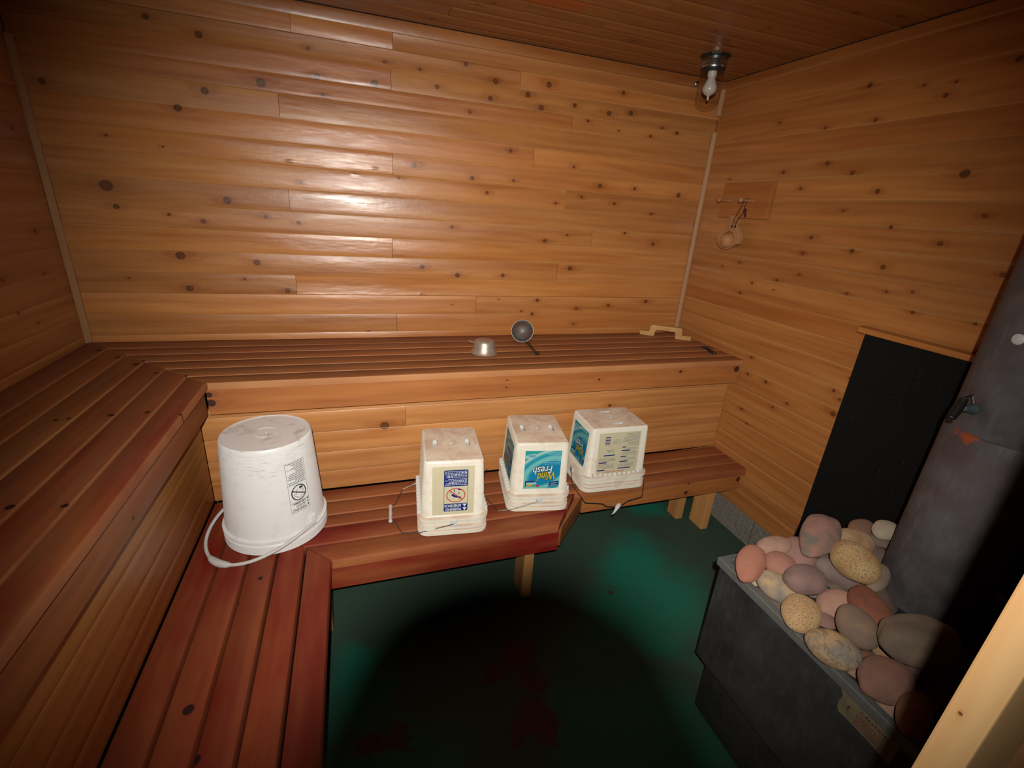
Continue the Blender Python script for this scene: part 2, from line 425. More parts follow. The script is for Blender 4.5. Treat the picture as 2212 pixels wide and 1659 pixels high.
M_LADLE = simple('tarnished_ladle_metal', srgb(112, 120, 118), 0.5, 0.35, 0.5, 0.8, 40.0, srgb(124, 70, 40))
M_LENS = simple('black_camera_plastic', srgb(16, 16, 16), 0.7)
M_LADLERIM = simple('pale_metal_rim', srgb(140, 136, 126), 0.45, 0.8)
M_CORD = simple('dark_red_cord', srgb(70, 20, 16), 0.9)
M_BLACKRUBBER = simple('black_tool_grip', srgb(20, 24, 26), 0.5)
M_BLUESTEEL = simple('blued_tool_steel', srgb(70, 110, 130), 0.35, 0.8)
M_GALVBLUE = simple('blue_grey_bracket_metal', srgb(84, 98, 104), 0.5, 0.4)
M_BULB = simple('frosted_white_bulb', srgb(226, 220, 212), 0.25)
M_STICKER = simple('grimy_cream_sticker', srgb(132, 122, 92), 0.6, 0, 0.3, 0.6, 26.0, srgb(92, 82, 58))
M_INKMAROON = simple('maroon_ink', srgb(112, 28, 44), 0.6)
M_BARK = simple('dry_twig', srgb(72, 54, 44), 0.9)
def mat_glass():
    m, nt, p = newmat('thin_clear_glass')
    tr = nt.n('BsdfTransparent', {0: (0.93, 0.9, 0.86, 1)})
    gl = nt.n('BsdfGlossy', {'Roughness': 0.06, 'Color': (0.85, 0.85, 0.85, 1)})
    lw = nt.n('LayerWeight', {'Blend': 0.14})
    mx = nt.n('MixShader', {0: nt.math('MULTIPLY', lw.outputs['Facing'], 0.6), 1: tr.outputs[0], 2: gl.outputs[0]})
    out = m.node_tree.nodes['Material Output']
    m.node_tree.links.new(mx.outputs[0], out.inputs[0])
    return m
M_GLASS = mat_glass()
# ------------------------------------------------------------------ planks
def plank(name, parent, centre, X, Y, L, wd, mat, tint=(1, 1, 1), knots=(), kind='tg', t=0.012, s0=0.0, s1=0.0, red=0.0, grey=0.0, rnd=0.006, tilt=0.0, cup=0.0, paled=0.0, **kw):
    """a board: local x = length, y = width, z = face normal; ends may be mitred by slopes s0, s1 (dx/dy)"""
    X = Vector(X); Y = Vector(Y); Z = X.cross(Y); h = wd/2
    if kind == 'tg':
        cv = random.gauss(0, cup) if cup else -0.0003
        pr = [(-h, -t), (-h, -0.0009-abs(cv)), (-h+0.0034, -cv), (-h*0.5, cv*0.35), (0, cv*0.8), (h*0.5, cv*0.35), (h-0.0034, -cv), (h, -0.0009-abs(cv)), (h, -t)]
    elif kind == 'flat':
        pr = [(-h, -t), (-h, -0.0015), (-h+0.0015, 0), (h-0.0015, 0), (h, -0.0015), (h, -t)]
    else:
        r = rnd
        pr = [(-h, -t), (-h, -r), (-h+r*0.3, -r*0.3), (-h+r, 0), (h-r, 0), (h-r*0.3, -r*0.3), (h, -r), (h, -t)]
    mb = MB()
    n = len(pr)
    a = [(-L/2 + s0*y, y, z) for y, z in pr]; b = [(L/2 + s1*y, y, z) for y, z in pr]
    mb.add(a + b, [(i, n+i, n+(i+1) % n, (i+1) % n) for i in range(n)] + [tuple(range(n)), tuple(reversed(range(n, 2*n)))])
    me = mb.mesh(name, 40.0)
    bm = bmesh.new(); bm.from_mesh(me); bmesh.ops.recalc_face_normals(bm, faces=bm.faces); bm.to_mesh(me); bm.free()
    me.shade_smooth(); me.set_sharp_from_angle(angle=math.radians(40))
    c = Vector(centre)
    if tilt:
        R = Matrix.Rotation(random.gauss(0, tilt), 3, X) @ Matrix.Rotation(random.gauss(0, tilt*0.25/max(L, 0.5)), 3, Y)
        Y = R @ Y; X = R @ X; X.normalize(); Y = (Y - X*X.dot(Y)).normalized(); Z = X.cross(Y)
    M = Matrix(((X.x, Y.x, Z.x, c.x), (X.y, Y.y, Z.y, c.y), (X.z, Y.z, Z.z, c.z), (0, 0, 0, 1)))
    o = put(name, me, mat, parent, M, **kw)
    o['tint'] = [float(v) for v in tint]
    o['half_width'] = h; o['paled'] = float(paled)  # strength of the paler colour along the two long edges
    o['red'] = float(red); o['grey'] = float(grey)
    i = 0
    for P, r in knots:
        d = Vector(P) - c
        u, v, q = d.dot(X), d.dot(Y), d.dot(Z)
        if abs(u) < L/2 and abs(v) < h + r*0.6 and abs(q) < 0.03 and i < NK:
            o['k%d' % i] = [u, v, r]; i += 1
    return o
def tintr(a=0.86, b=1.08, warm=0.04):
    f = random.uniform(a, b); g = random.uniform(-warm, warm)
    return (f, f*(1 - abs(g)*0.4 + g*0.5), f*(1 + g*1.2))

# ------------------------------------------------------------------ room
W, HC, FRONT = 2.601, 1.988, -1.93
mb = MB(); mb.box((-0.12, FRONT-0.12, -0.06), (W+0.12, 0.12, 0.0))
mb2 = MB(); mb2.box((-0.12, -3.2, -0.06), (W+0.12, 0.12, 0.0))
me = mb2.mesh('floor', 0)
put('floor', me, M_FLOOR, None, Matrix(), kind='structure', label='scuffed green painted concrete floor with reddish bare patches')
def struct_box(name, lo, hi, mat, label):
    b = MB(); b.box(lo, hi)
    return b.build(name, mat, kind='structure', label=label, smooth=0)
wall_back = struct_box('wall_back', (-0.12, 0.014, 0), (W+0.12, 0.12, HC+0.05), M_BACK, 'back wall clad in varnished knotty pine boards')
wall_left = struct_box('wall_left', (-0.12, FRONT-0.1, 0), (-0.014, 0.014, HC+0.05), M_BACK, 'left wall clad in varnished pine boards')
wall_right = struct_box('wall_right', (W+0.014, FRONT-0.1, 0), (W+0.12, 0.014, HC+0.05), M_BACK, 'right wall clad in varnished pine boards above a block base')
ceiling = struct_box('ceiling', (-0.014, FRONT-0.1, HC+0.014), (W+0.014, 0.014, HC+0.1), M_BACK, 'ceiling of varnished pine boards')

KNOTS_BACK = [(0.165,1.363,22.2),(0.676,1.730,17.7),(0.501,1.684,14.3),(0.366,1.869,11.1),(0.507,1.843,13.1),(0.523,1.340,15.6),(0.180,1.297,11.1),(0.836,1.855,8.5),(0.860,1.773,12.7),(0.436,1.263,10.7),(0.413,1.623,14.4),(0.196,1.518,5.2),(0.350,1.499,4.3),(0.777,1.422,7.0),(0.745,1.491,4.2),(0.345,1.138,18.2),(0.874,1.717,8.4),(0.756,1.276,9.8),(0.644,1.292,9.8),(0.332,1.280,7.2),(0.060,1.653,11.4),(1.094,1.851,7.1),(1.396,1.887,10.2),(1.221,1.845,7.2),(1.056,1.778,15.5),(1.517,1.846,13.2),(1.743,1.865,13.7),(1.655,1.818,13.5),(1.286,1.797,10.0),(1.417,1.728,8.6),(1.498,1.785,11.7),(1.935,1.755,7.8),(2.088,1.879,9.7),(1.716,1.778,13.5),(1.866,1.805,10.8),(2.088,1.734,4.8),(2.254,1.730,8.3),(2.308,1.768,8.4),(2.391,1.758,10.3),(2.138,1.808,13.0),(2.031,1.795,12.7),(1.199,1.517,11.2),(1.436,1.490,10.7),(2.031,1.506,11.8),(2.212,1.508,9.8),(2.459,1.496,13.8),(1.137,1.464,7.0),(1.046,1.493,3.5),(0.971,1.467,4.2),(1.502,1.438,8.6),(1.947,1.452,7.7),(2.117,1.436,9.6),(1.822,1.418,7.5),(1.595,1.607,10.2),(1.891,1.572,7.7),(1.617,1.495,7.3),(1.784,1.255,10.5),(1.893,1.285,6.1),(2.194,1.310,9.7),(2.362,1.265,11.8),(2.324,1.404,7.5),(1.355,1.292,8.5),(1.165,1.268,11.2),(1.472,1.267,10.0),(1.229,1.123,12.0),(1.384,1.091,12.9),(1.594,1.095,10.3),(1.926,1.135,13.9),(1.773,0.982,10.6),(1.984,0.942,9.5),(2.161,0.959,9.8),(2.377,0.980,12.0),(1.753,0.916,10.7),(1.977,0.865,6.4),(1.579,0.987,3.7),(1.362,0.961,2.9),(1.695,0.929,6.0),(1.226,1.006,5.7),(0.996,0.843,5.0),(0.595,1.121,14.2),(0.171,1.053,4.5),(0.545,1.057,7.1),(0.356,1.018,14.6),(0.693,1.014,12.8)]
KNOTS_RIGHT = [(-0.640,1.613,8.9),(-0.453,1.591,8.2),(-0.747,1.577,8.6),(-0.554,1.530,7.4),(-0.854,1.517,9.3),(-1.085,1.561,13.6),(-0.163,1.573,5.1),(-0.755,1.454,4.8),(-1.170,1.452,6.6),(-0.659,1.357,8.2),(-0.641,1.297,7.7),(-0.832,1.324,9.4),(-1.089,1.372,8.7),(-0.934,1.409,7.1),(-0.590,1.733,6.8),(-0.773,1.735,7.5),(-0.717,1.844,8.8),(-0.892,1.812,5.2),(-0.978,1.805,4.6),(-0.374,1.777,6.0),(-1.110,1.831,8.9),(-0.962,1.774,7.2),(-0.445,1.775,3.0),(-0.952,1.285,9.1),(-1.261,1.306,7.0),(-0.236,1.195,5.0),(-0.335,1.225,6.0),(-0.653,1.218,5.5),(-0.434,1.149,7.1),(-0.556,1.181,6.8),(-0.554,1.141,4.0),(-0.380,1.096,7.2),(-0.862,1.182,6.2),(-0.988,1.211,5.0),(-1.064,1.225,5.4),(-1.085,1.164,6.3),(-1.249,1.168,5.2),(-0.533,0.839,7.6),(-0.637,0.762,9.2),(-0.928,0.838,7.3),(-0.762,0.715,6.7),(-0.703,0.672,5.7),(-0.552,0.597,7.2),(-0.600,0.545,6.0),(-0.959,0.815,6.3),(-0.953,0.755,10.5),(-0.535,0.763,7.1),(-0.967,0.901,4.1)]
KNOTS_CEIL = [(1.370,-0.270,8.6),(1.412,-0.307,7.0),(1.254,-0.065,12.8),(1.968,-0.238,11.0),(2.389,-0.776,10.2),(2.512,-0.820,9.3),(2.268,-0.573,5.9),(2.306,-0.379,7.3),(2.143,-0.470,5.0)]
KNOTS_LEFT = [(-0.127,1.214,8.7),(-0.099,1.506,7.0),(0.011,1.812,14.0),(-0.126,1.216,7.0),(-0.141,1.086,5.6),(-0.319,0.994,6.1),(-0.243,0.947,4.5),(-0.341,1.096,8.6)]
kback = [((x, 0, z), r*0.72/1000) for x, z, r in KNOTS_BACK]
kright = [((W, y, z), r*0.8/1000) for y, z, r in KNOTS_RIGHT]
kceil = [((x, y, HC), r*0.8/1000) for x, y, r in KNOTS_CEIL]
kleft = [((0, y, z), r*0.75/1000) for y, z, r in KNOTS_LEFT] + [((0, random.uniform(-1.9, -0.4), random.uniform(0.85, 1.95)), random.uniform(0.005, 0.009)) for _ in range(14)]
ROWS = [0.141, 0.208, 0.287, 0.366, 0.445, 0.523, 0.602, 0.681, 0.760, 0.839, 0.917, 0.998, 1.076, 1.156, 1.235, 1.315, 1.394, 1.475, 1.552, 1.629, 1.706, 1.764, 1.833, 1.894, 1.947, 1.986]
JOINTS = {0.839: [1.118], 0.917: [1.473], 0.998: [0.727], 1.076: [1.861], 1.156: [1.107], 1.315: [0.731], 1.394: [1.868], 1.475: [1.114], 1.629: [0.726], 1.764: [1.115], 1.894: [0.786, 1.124], 1.235: [2.02], 1.552: [1.70], 1.706: [1.86], 1.833: [1.62]}
# tone of single boards seen on the back wall: (row bottom, piece) -> tint
TONE = {(0.839, 1): (0.98, 0.92, 0.86), (0.917, 0): (1.1, 1.08, 1.05), (0.998, 1): (1.08, 1.06, 1.02), (1.156, 0): (1.08, 1.06, 1.0), (1.475, 0): (1.1, 1.06, 1.0), (1.475, 1): (1.06, 1.02, 0.95), (1.552, 0): (1.08, 1.0, 0.94), (1.552, 1): (1.05, 1.0, 0.92), (1.706, 0): (0.92, 0.82, 0.74), (1.764, 0): (0.9, 0.78, 0.7), (1.894, 0): (0.95, 0.88, 0.84), (1.894, 1): (1.05, 1.02, 1.0), (1.947, 0): (0.72, 0.64, 0.56)}
for a, b in zip(ROWS[:-1], ROWS[1:]):
    xs = [0.0] + JOINTS.get(a, []) + [W]
    for i in range(len(xs) - 1):
        g = 0.0006
        plank('plank', wall_back, ((xs[i]+xs[i+1])/2, 0, (a+b)/2), (1, 0, 0), (0, 0, 1), xs[i+1]-xs[i]-2*g, b-a-0.0004, M_PINE, TONE.get((a, i), tintr()), kback, paled=0.35, tilt=0.016, cup=0.0005)
    plank('plank', wall_left, (0, FRONT/2, (a+b)/2), (0, 1, 0), (0, 0, 1), -FRONT-0.002, b-a-0.0004, M_PINE, tintr(0.86, 1.0), kleft, paled=0.3, tilt=0.006)
RSEAM = [0.141, 0.229, 0.298, 0.385, 0.453, 0.539, 0.616, 0.69, 0.777, 0.857, 0.936, 1.015, 1.088, 1.173, 1.253, 1.332, 1.41, 1.49, 1.567, 1.648, 1.725, 1.848, 1.948, 1.986]
RT = {1.848: (0.86, 0.76, 0.66), 1.725: (1.02, 0.98, 0.9), 1.648: (0.94, 0.86, 0.8), 1.948: (0.8, 0.7, 0.6), 1.015: (0.9, 0.8, 0.72)}
for a, b in zip(RSEAM[:-1], RSEAM[1:]):
    plank('plank', wall_right, (W, FRONT/2, (a+b)/2), (0, -1, 0), (0, 0, 1), -FRONT-0.002, b-a-0.0004, M_PINE, RT.get(a, tintr(0.9, 1.02, 0.03)), kright, paled=0.6, tilt=0.006)
ys = [0.0, -0.045] + [-0.045 - 0.08*k for k in range(1, 24)] + [FRONT]
for i in range(len(ys) - 1):
    a, b = ys[i], ys[i+1]
    if abs(a-b) < 0.02: continue
    cuts = {4: [1.52, 1.80], 5: [1.47, 1.68], 2: [1.3], 7: [1.9], 9: [1.1], 3: [2.1]}.get(i, [])
    xs = [0.0] + cuts + [W]
    for j in range(len(xs) - 1):
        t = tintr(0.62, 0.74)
        if i == 5 and j == 1: t = (0.75, 0.42, 0.28)
        plank('plank', ceiling, ((xs[j]+xs[j+1])/2, (a+b)/2, HC), (1, 0, 0), (0, -1, 0), xs[j+1]-xs[j]-0.001, a-b-0.0008, M_PINE, t, kceil, paled=0.3, tilt=0.006)
# block base courses under the boards
def block_course(parent, p0, d, n, L, h, nrm, t=0.06):
    d = Vector(d); nrm = Vector(nrm)
    for k in range(n):
        a = Vector(p0) + d*(k*L + 0.003); b = Vector(p0) + d*((k+1)*L - 0.003)
        m = MB()
        pts = [a, b, b - nrm*t, a - nrm*t]
        m.prism([(i,) for i in range(4)], lambda i: pts[i] + Vector((0, 0, 0.001)), lambda i: pts[i] + Vector((0, 0, h)))
        m.build('block', M_BLOCK, parent, bevel=0.003, normals=True, smooth=0)
block_course(wall_right, (W+0.006, 0, 0), (0, -1, 0), 5, 0.385, 0.139, (-1, 0, 0), 0.03)
block_course(wall_back, (0, 0.006, 0), (1, 0, 0), 7, 0.371, 0.139, (0, -1, 0), 0.03)
# corner trim strips
def trim(name, x, y, segs, label, sx):
    root = None
    for z0, z1 in segs:
        m = MB()
        c = 0.017
        poly = [(0, 0), (sx*c, 0), (sx*c, -0.006), (sx*0.006, -c), (0, -c)]
        m.prism(poly, lambda u, v: (x+u, y+v, z0), lambda u, v: (x+u, y+v, z1))
        if root is None:
            root = m.build(name, M_TRIM, axis='v', normals=True, smooth=0, kind='structure', label=label); o = root
        else:
            o = m.build('trim_piece', M_TRIM, root, axis='v', normals=True, smooth=0)
        o['tint'] = [0.95, 0.93, 0.92]
trim('trim_1', 0.001, -0.001, [(0.816, 1.767)], 'pale wooden corner strip between left and back walls', 1)
trim('trim_2', W-0.001, -0.001, [(0.816, 1.780), (1.848, 1.953)], 'pale wooden corner strip between back and right walls', -1)
# doorway the picture is taken from
def jamb(name, x0, x1, y0, y1, z0, z1, label):
    m = MB(); m.box((x0, y0, z0), (x1, y1, z1))
    o = m.build(name, M_RAW, axis='v', kind='structure', label=label, bevel=0.002, normals=True, smooth=0)
    o['tint'] = [0.95, 0.94, 0.92]
    return o
POST_S = 0.42
px = CAM.x + POST_S; pya = CAM.y + 0.295*POST_S; pyb = CAM.y + 0.236*POST_S
o = jamb('door_1', px, px+0.09, pyb, pya, 0.0, HC, 'pale pine door post close up at the right edge')
o['tint'] = [0.96, 1.05, 1.2]; o['k1'] = [0.055, 0.004, 0.0014]
wf = struct_box('wall_front', (px+0.075, FRONT-0.055, 0), (W+0.014, FRONT-0.003, HC+0.014), M_TRIM, 'front partition beside the doorway, right of the door post')
wf['tint'] = [0.6, 0.55, 0.5]

# ------------------------------------------------------------------ benches
HU, HL = 0.815, 0.351
ud = lambda L, k=1.0: [(Vector(p), r*k/1000) for p, r in L]
K_UP = ud([((x, y, HU), r) for x, y, r in [(0.079,-0.114,8.7),(0.165,-0.203,8.3),(0.247,-0.286,9.3),(0.332,-0.384,6.1),(0.255,-0.249,5.1),(0.349,-0.356,4.1),(0.424,-0.418,4.6),(0.412,-0.703,6.2),(0.334,-0.708,7.4),(0.494,-0.730,3.8),(0.249,-0.714,5.3),(0.226,-0.720,4.7),(0.509,-0.516,3.1)] + [(0.419,-1.125,5.8),(0.333,-1.110,7.1)] + [(0.506,-1.404,9.8)]], 0.95)
K_UF = ud([((0.49, y, z), r) for y, z, r in [(-0.966,0.787,5.7),(-1.086,0.808,5.3),(-1.057,0.783,6.0),(-1.059,0.728,5.0)]], 0.8)
K_F = ud([((x, -0.495, z), r) for x, z, r in [(0.498,0.773,10.0),(0.500,0.745,14.2)] + [(2.579,0.804,8.3),(2.576,0.771,15.4),(2.282,0.802,6.5),(2.273,0.772,5.4)] + [(1.123,0.809,3.4),(1.132,0.794,3.4),(1.482,0.808,4.1),(1.488,0.798,3.5),(1.480,0.773,3.6),(1.480,0.744,3.6),(1.903,0.796,5.8),(1.877,0.756,5.2),(2.270,0.773,6.5),(1.111,0.766,2.8),(1.092,0.737,4.0)]], 0.8)
K_LO = ud([((x, y, HL), r) for x, y, r in [(0.571,-1.228,11.1),(0.652,-0.866,6.5),(0.610,-0.948,4.2),(0.611,-1.338,9.7),(0.408,-1.201,6.8)]], 0.9)
K_G = ud([((x, -0.65, z), r) for x, z, r in [(2.299,0.257,10.3),(2.303,0.305,5.6),(2.584,0.289,14.7),(2.595,0.253,14.8)]], 0.8)
K_RI = ud([((x, -0.444, z), r) for x, z, r in [(1.029,0.597,17.0),(1.976,0.613,8.3),(0.959,0.884,8.0)]], 0.8)
FE = FRONT + 0.004
def bt(a=0.88, b=1.06): 
    f = random.uniform(a, b); return (f, f*random.uniform(0.94, 1.02), f*random.uniform(0.92, 1.04))
# upper bench along the back wall
ub = thing('sauna_bench', 'upper wooden sauna bench along the back wall, with the ladle and bowl on it', 'bench', (1.3, -0.25, 0.351))
ye = [-0.001, -0.095, -0.178, -0.262, -0.345, -0.428, -0.498]
for a, b in zip(ye[:-1], ye[1:]):
    yc = (a+b)/2; x1 = W - 0.003
    plank('slat', ub, ((-yc+x1)/2+0.0015, yc, HU), (1, 0, 0), (0, 1, 0), x1+yc-0.003, a-b-0.0012, M_BENCH, tuple(v*f for v, f in zip(bt(1.18, 1.32), (1.0, 1.05, 1.15))), K_UP, 'slat', 0.024, s0=-1.0, paled=0.7, red=0.3, grey=0.5, rnd=0.005)
plank('fascia_board', ub, ((0.49+W-0.008)/2, -0.492, 0.7465), (1, 0, 0), (0, 0, 1), W-0.008-0.49-0.003, 0.086, M_FASCIA, (0.95, 0.88, 0.82), K_F, 'flat', 0.03)
for a, b in zip([0.352, 0.427, 0.507, 0.590], [0.427, 0.507, 0.590, 0.671]):
    xs = [0.446, 1.106, W-0.003] if a > 0.58 else [0.446, W-0.003]
    for i in range(len(xs)-1):
        plank('riser_board', ub, ((xs[i]+xs[i+1])/2, -0.444, (a+b)/2), (1, 0, 0), (0, 0, 1), xs[i+1]-xs[i]-0.001, b-a-0.001, M_PINE, tuple(v*f for v, f in zip(tintr(0.98, 1.1, 0.03), (1.03, 1.13, 1.32))), K_RI, 'tg')
plank('nailer_strip', ub, ((0.446+W-0.003)/2, -0.447, 0.686), (1, 0, 0), (0, 0, 1), W-0.003-0.446, 0.028, M_PINE, (1.05, 1.18, 1.55), (), 'flat', 0.02)
# upper bench along the left wall
ul = thing('sauna_bench', 'upper wooden sauna bench along the left wall, reddish slats, nothing on it', 'bench', (0.25, -1.1, 0.351))
for a, b in zip(ye[:-1], ye[1:]):
    a, b = -a, -b; xc = (a+b)/2
    plank('slat', ul, (xc, (FE - xc)/2-0.0015, HU), (0, 1, 0), (-1, 0, 0), -xc-FE-0.003, b-a-0.0022, M_BENCH, bt(1.0, 1.12), K_UP, 'slat', 0.024, s1=1.0, paled=0.7, red=0.25+0.7*min(1, (xc/0.45)**2), grey=0.35, rnd=0.005)
plank('fascia_board', ul, (0.486, (-0.49+FE)/2, 0.7465), (0, 1, 0), (0, 0, 1), -FE-0.49-0.003, 0.086, M_BENCH, (1.12, 1.06, 0.98), K_UF, 'flat', 0.03, red=0.3, grey=0.6)
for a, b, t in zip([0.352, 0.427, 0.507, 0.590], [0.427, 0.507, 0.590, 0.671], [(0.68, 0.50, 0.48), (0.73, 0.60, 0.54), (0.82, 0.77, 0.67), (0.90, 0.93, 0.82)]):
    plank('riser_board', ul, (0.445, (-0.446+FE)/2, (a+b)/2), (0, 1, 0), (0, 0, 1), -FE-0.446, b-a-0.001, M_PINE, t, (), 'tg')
# lower bench along the back: three full slats and two short ones with slanted ends
lb = thing('sauna_bench', 'lower wooden sauna bench along the back, with the square pails standing on it', 'bench', (1.5, -0.64, 0.0))
le = [-0.446, -0.524, -0.604, -0.668, -0.755, -0.842]
for i, (a, b) in enumerate(zip(le[:-1], le[1:])):
    yc = (a+b)/2; x0 = -yc
    if i < 3: x1 = W - 0.004; s1 = 0.0
    else: x1 = 1.745 + (yc + 0.668)*0.83 - 0.01; s1 = 0.83
    plank('slat', lb, ((x0+x1)/2+0.0015, yc, HL), (1, 0, 0), (0, 1, 0), x1-x0-0.003, a-b-0.003, M_BENCH, bt(0.98, 1.1), K_LO, 'slat', 0.032, s0=-1.0, paled=0.22, s1=s1, red=1.15 if i > 2 else 0.6, grey=0.2, rnd=0.008)
plank('fascia_board', lb, ((0.825+1.60)/2, -0.832, 0.275), (1, 0, 0), (0, 0, 1), 1.60-0.825, 0.085, M_BENCH, (1.08, 0.84, 0.78), (), 'flat', 0.03, red=1.3, grey=0.1)
dv = Vector((0.175, 0.175, 0)).normalized()
plank('fascia_board', lb, (1.697, -0.735, 0.275), tuple(dv), (0, 0, 1), 0.225, 0.085, M_BENCH, (0.9, 0.86, 0.8), (), 'flat', 0.028, red=0.3, grey=0.5)
plank('fascia_board', lb, ((1.785+W-0.01)/2, -0.652, 0.275), (1, 0, 0), (0, 0, 1), W-0.01-1.785, 0.085, M_FASCIA, (0.86, 0.76, 0.68), K_G, 'flat', 0.03)
def leg(parent, x0, x1, y0, y1, tint=(0.95, 0.86, 0.78), top=0.318):
    m = MB(); m.box((x0, y0, 0.0005), (x1, y1, top))
    o = m.build('leg', M_RAW, parent, axis='v', bevel=0.002, normals=True, smooth=0); o['tint'] = list(tint)
leg(lb, 1.490, 1.528, -0.80, -0.712)
leg(lb, 2.472, 2.510, -0.618, -0.530, (0.95, 0.82, 0.68))
leg(lb, 2.400, 2.438, -0.520, -0.450, (0.8, 0.66, 0.54))
# lower bench along the left
ll = thing('sauna_bench', 'lower wooden sauna bench along the left, deep red slats running to the front', 'bench', (0.64, -1.2, 0.0))
xe = [0.4422, 0.525, 0.605, 0.683, 0.762, 0.842]
for i, (a, b) in enumerate(zip(xe[:-1], xe[1:])):
    xc = (a+b)/2
    plank('slat', ll, (xc, (FE - xc)/2-0.0015, HL), (0, 1, 0), (-1, 0, 0), -xc-FE-0.003, b-a-0.0055, M_BENCH, tuple(v*f for v, f in zip(bt(0.92, 1.04), (0.98, 0.74, 0.70))), K_LO, 'slat', 0.032, s1=1.0, paled=0.22, red=1.0, grey=0.12, rnd=0.010)
plank('fascia_board', ll, (0.827, (-0.835+FE)/2, 0.275), (0, 1, 0), (0, 0, 1), -FE-0.835, 0.085, M_BENCH, (0.9, 0.85, 0.8), (), 'flat', 0.03, red=0.8)
leg(ll, 0.784, 0.822, -0.775, -0.695, (0.6, 0.45, 0.36), 0.232)
leg(ll, 0.752, 0.790, -1.60, -1.51, (0.6, 0.45, 0.36))
# ------------------------------------------------------------------ printing on things
_TX = {}
def text_geo(s, bold=0.0):
    k = (s, bold)
    if k not in _TX:
        cu = bpy.data.curves.new('lettering', 'FONT'); cu.body = s; cu.align_x = 'CENTER'; cu.align_y = 'CENTER'; cu.size = 1.0; cu.offset = bold; cu.resolution_u = 3
        ob = bpy.data.objects.new('lettering', cu); COL.objects.link(ob)
        dg = bpy.context.evaluated_depsgraph_get(); dg.update()
        me = bpy.data.meshes.new_from_object(ob.evaluated_get(dg))
        vs = [(v.co.x, v.co.y) for v in me.vertices]; fs = [tuple(p.vertices) for p in me.polygons]
        bpy.data.objects.remove(ob); bpy.data.curves.remove(cu); bpy.data.meshes.remove(me)
        xs = [p[0] for p in vs]; ys = [p[1] for p in vs]
        cx, cy = (min(xs)+max(xs))/2, (min(ys)+max(ys))/2
        _TX[k] = ([(x-cx, y-cy) for x, y in vs], fs, max(xs)-min(xs), max(ys)-min(ys))
    return _TX[k]
def put_text(mb, s, cx, cy, width, height, f, bold=0.0, slant=0.0, skew=0.0, ref=None):
    vs, fs, tw, th = text_geo(s, bold)
    if ref is not None: tw, th = text_geo(s, ref)[2:]
    mb.add([f(cx + x*width/tw + y*height/th*slant, cy + y*height/th + x*width/tw*skew) for x, y in vs], fs)
def rect(mb, x0, y0, x1, y1, f, nx=1):
    for i in range(nx):
        a = x0 + (x1-x0)*i/nx; b = x0 + (x1-x0)*(i+1)/nx
        mb.flat([(a, y0), (b, y0), (b, y1), (a, y1)], f)
def lines(mb, x0, y0, x1, y1, n, f, h=0.45, nx=1, ragged=0.35, words=0):
    """rows of print too small to read in the photograph"""
    st = (y1-y0)/n
    for i in range(n):
        y = y0 + st*(i+0.5); e = x1 - (x1-x0)*(random.random()*ragged if random.random() < 0.6 else 0)
        if words:
            x = x0
            while x < e - 0.001:
                l = random.uniform(0.5, 1.5)*words; rect(mb, x, y-st*h/2, min(e, x+l), y+st*h/2, f, 1); x += l + words*0.3
        else: rect(mb, x0, y-st*h/2, e, y+st*h/2, f, nx)

# ------------------------------------------------------------------ square pails
RIMX, RIMY, PH = 0.116, 0.142, 0.272
def rrect(hx, hy, r, z, n=6):
    out = []
    for cx, cy, a0 in ((hx-r, hy-r, 0), (-hx+r, hy-r, 90), (-hx+r, -hy+r, 180), (hx-r, -hy+r, 270)):
        for k in range(n+1):
            a = math.radians(a0 + 90*k/n)
            out.append(Vector((cx + r*math.cos(a), cy + r*math.sin(a), z)))
    return out
def inset(z): return 0.0105 + (z - 0.074)/(0.262 - 0.074)*0.0095
def pail_face(face, off):
    """maps label coordinates (right, up as printed, i.e. upside down now) to the face"""
    def f(u, v):
        z = PH - v      # v measured from the pail's base downwards, so print stands on its head
        i = inset(min(max(z, 0.07), 0.265)) - off
        if face == 'S-': return Vector((-u, -(RIMY - i), z))
        if face == 'S+': return Vector((u, RIMY - i, z))
        if face == 'L-': return Vector((-(RIMX - i), u, z))
        return Vector((RIMX - i, -u, z))
    return f
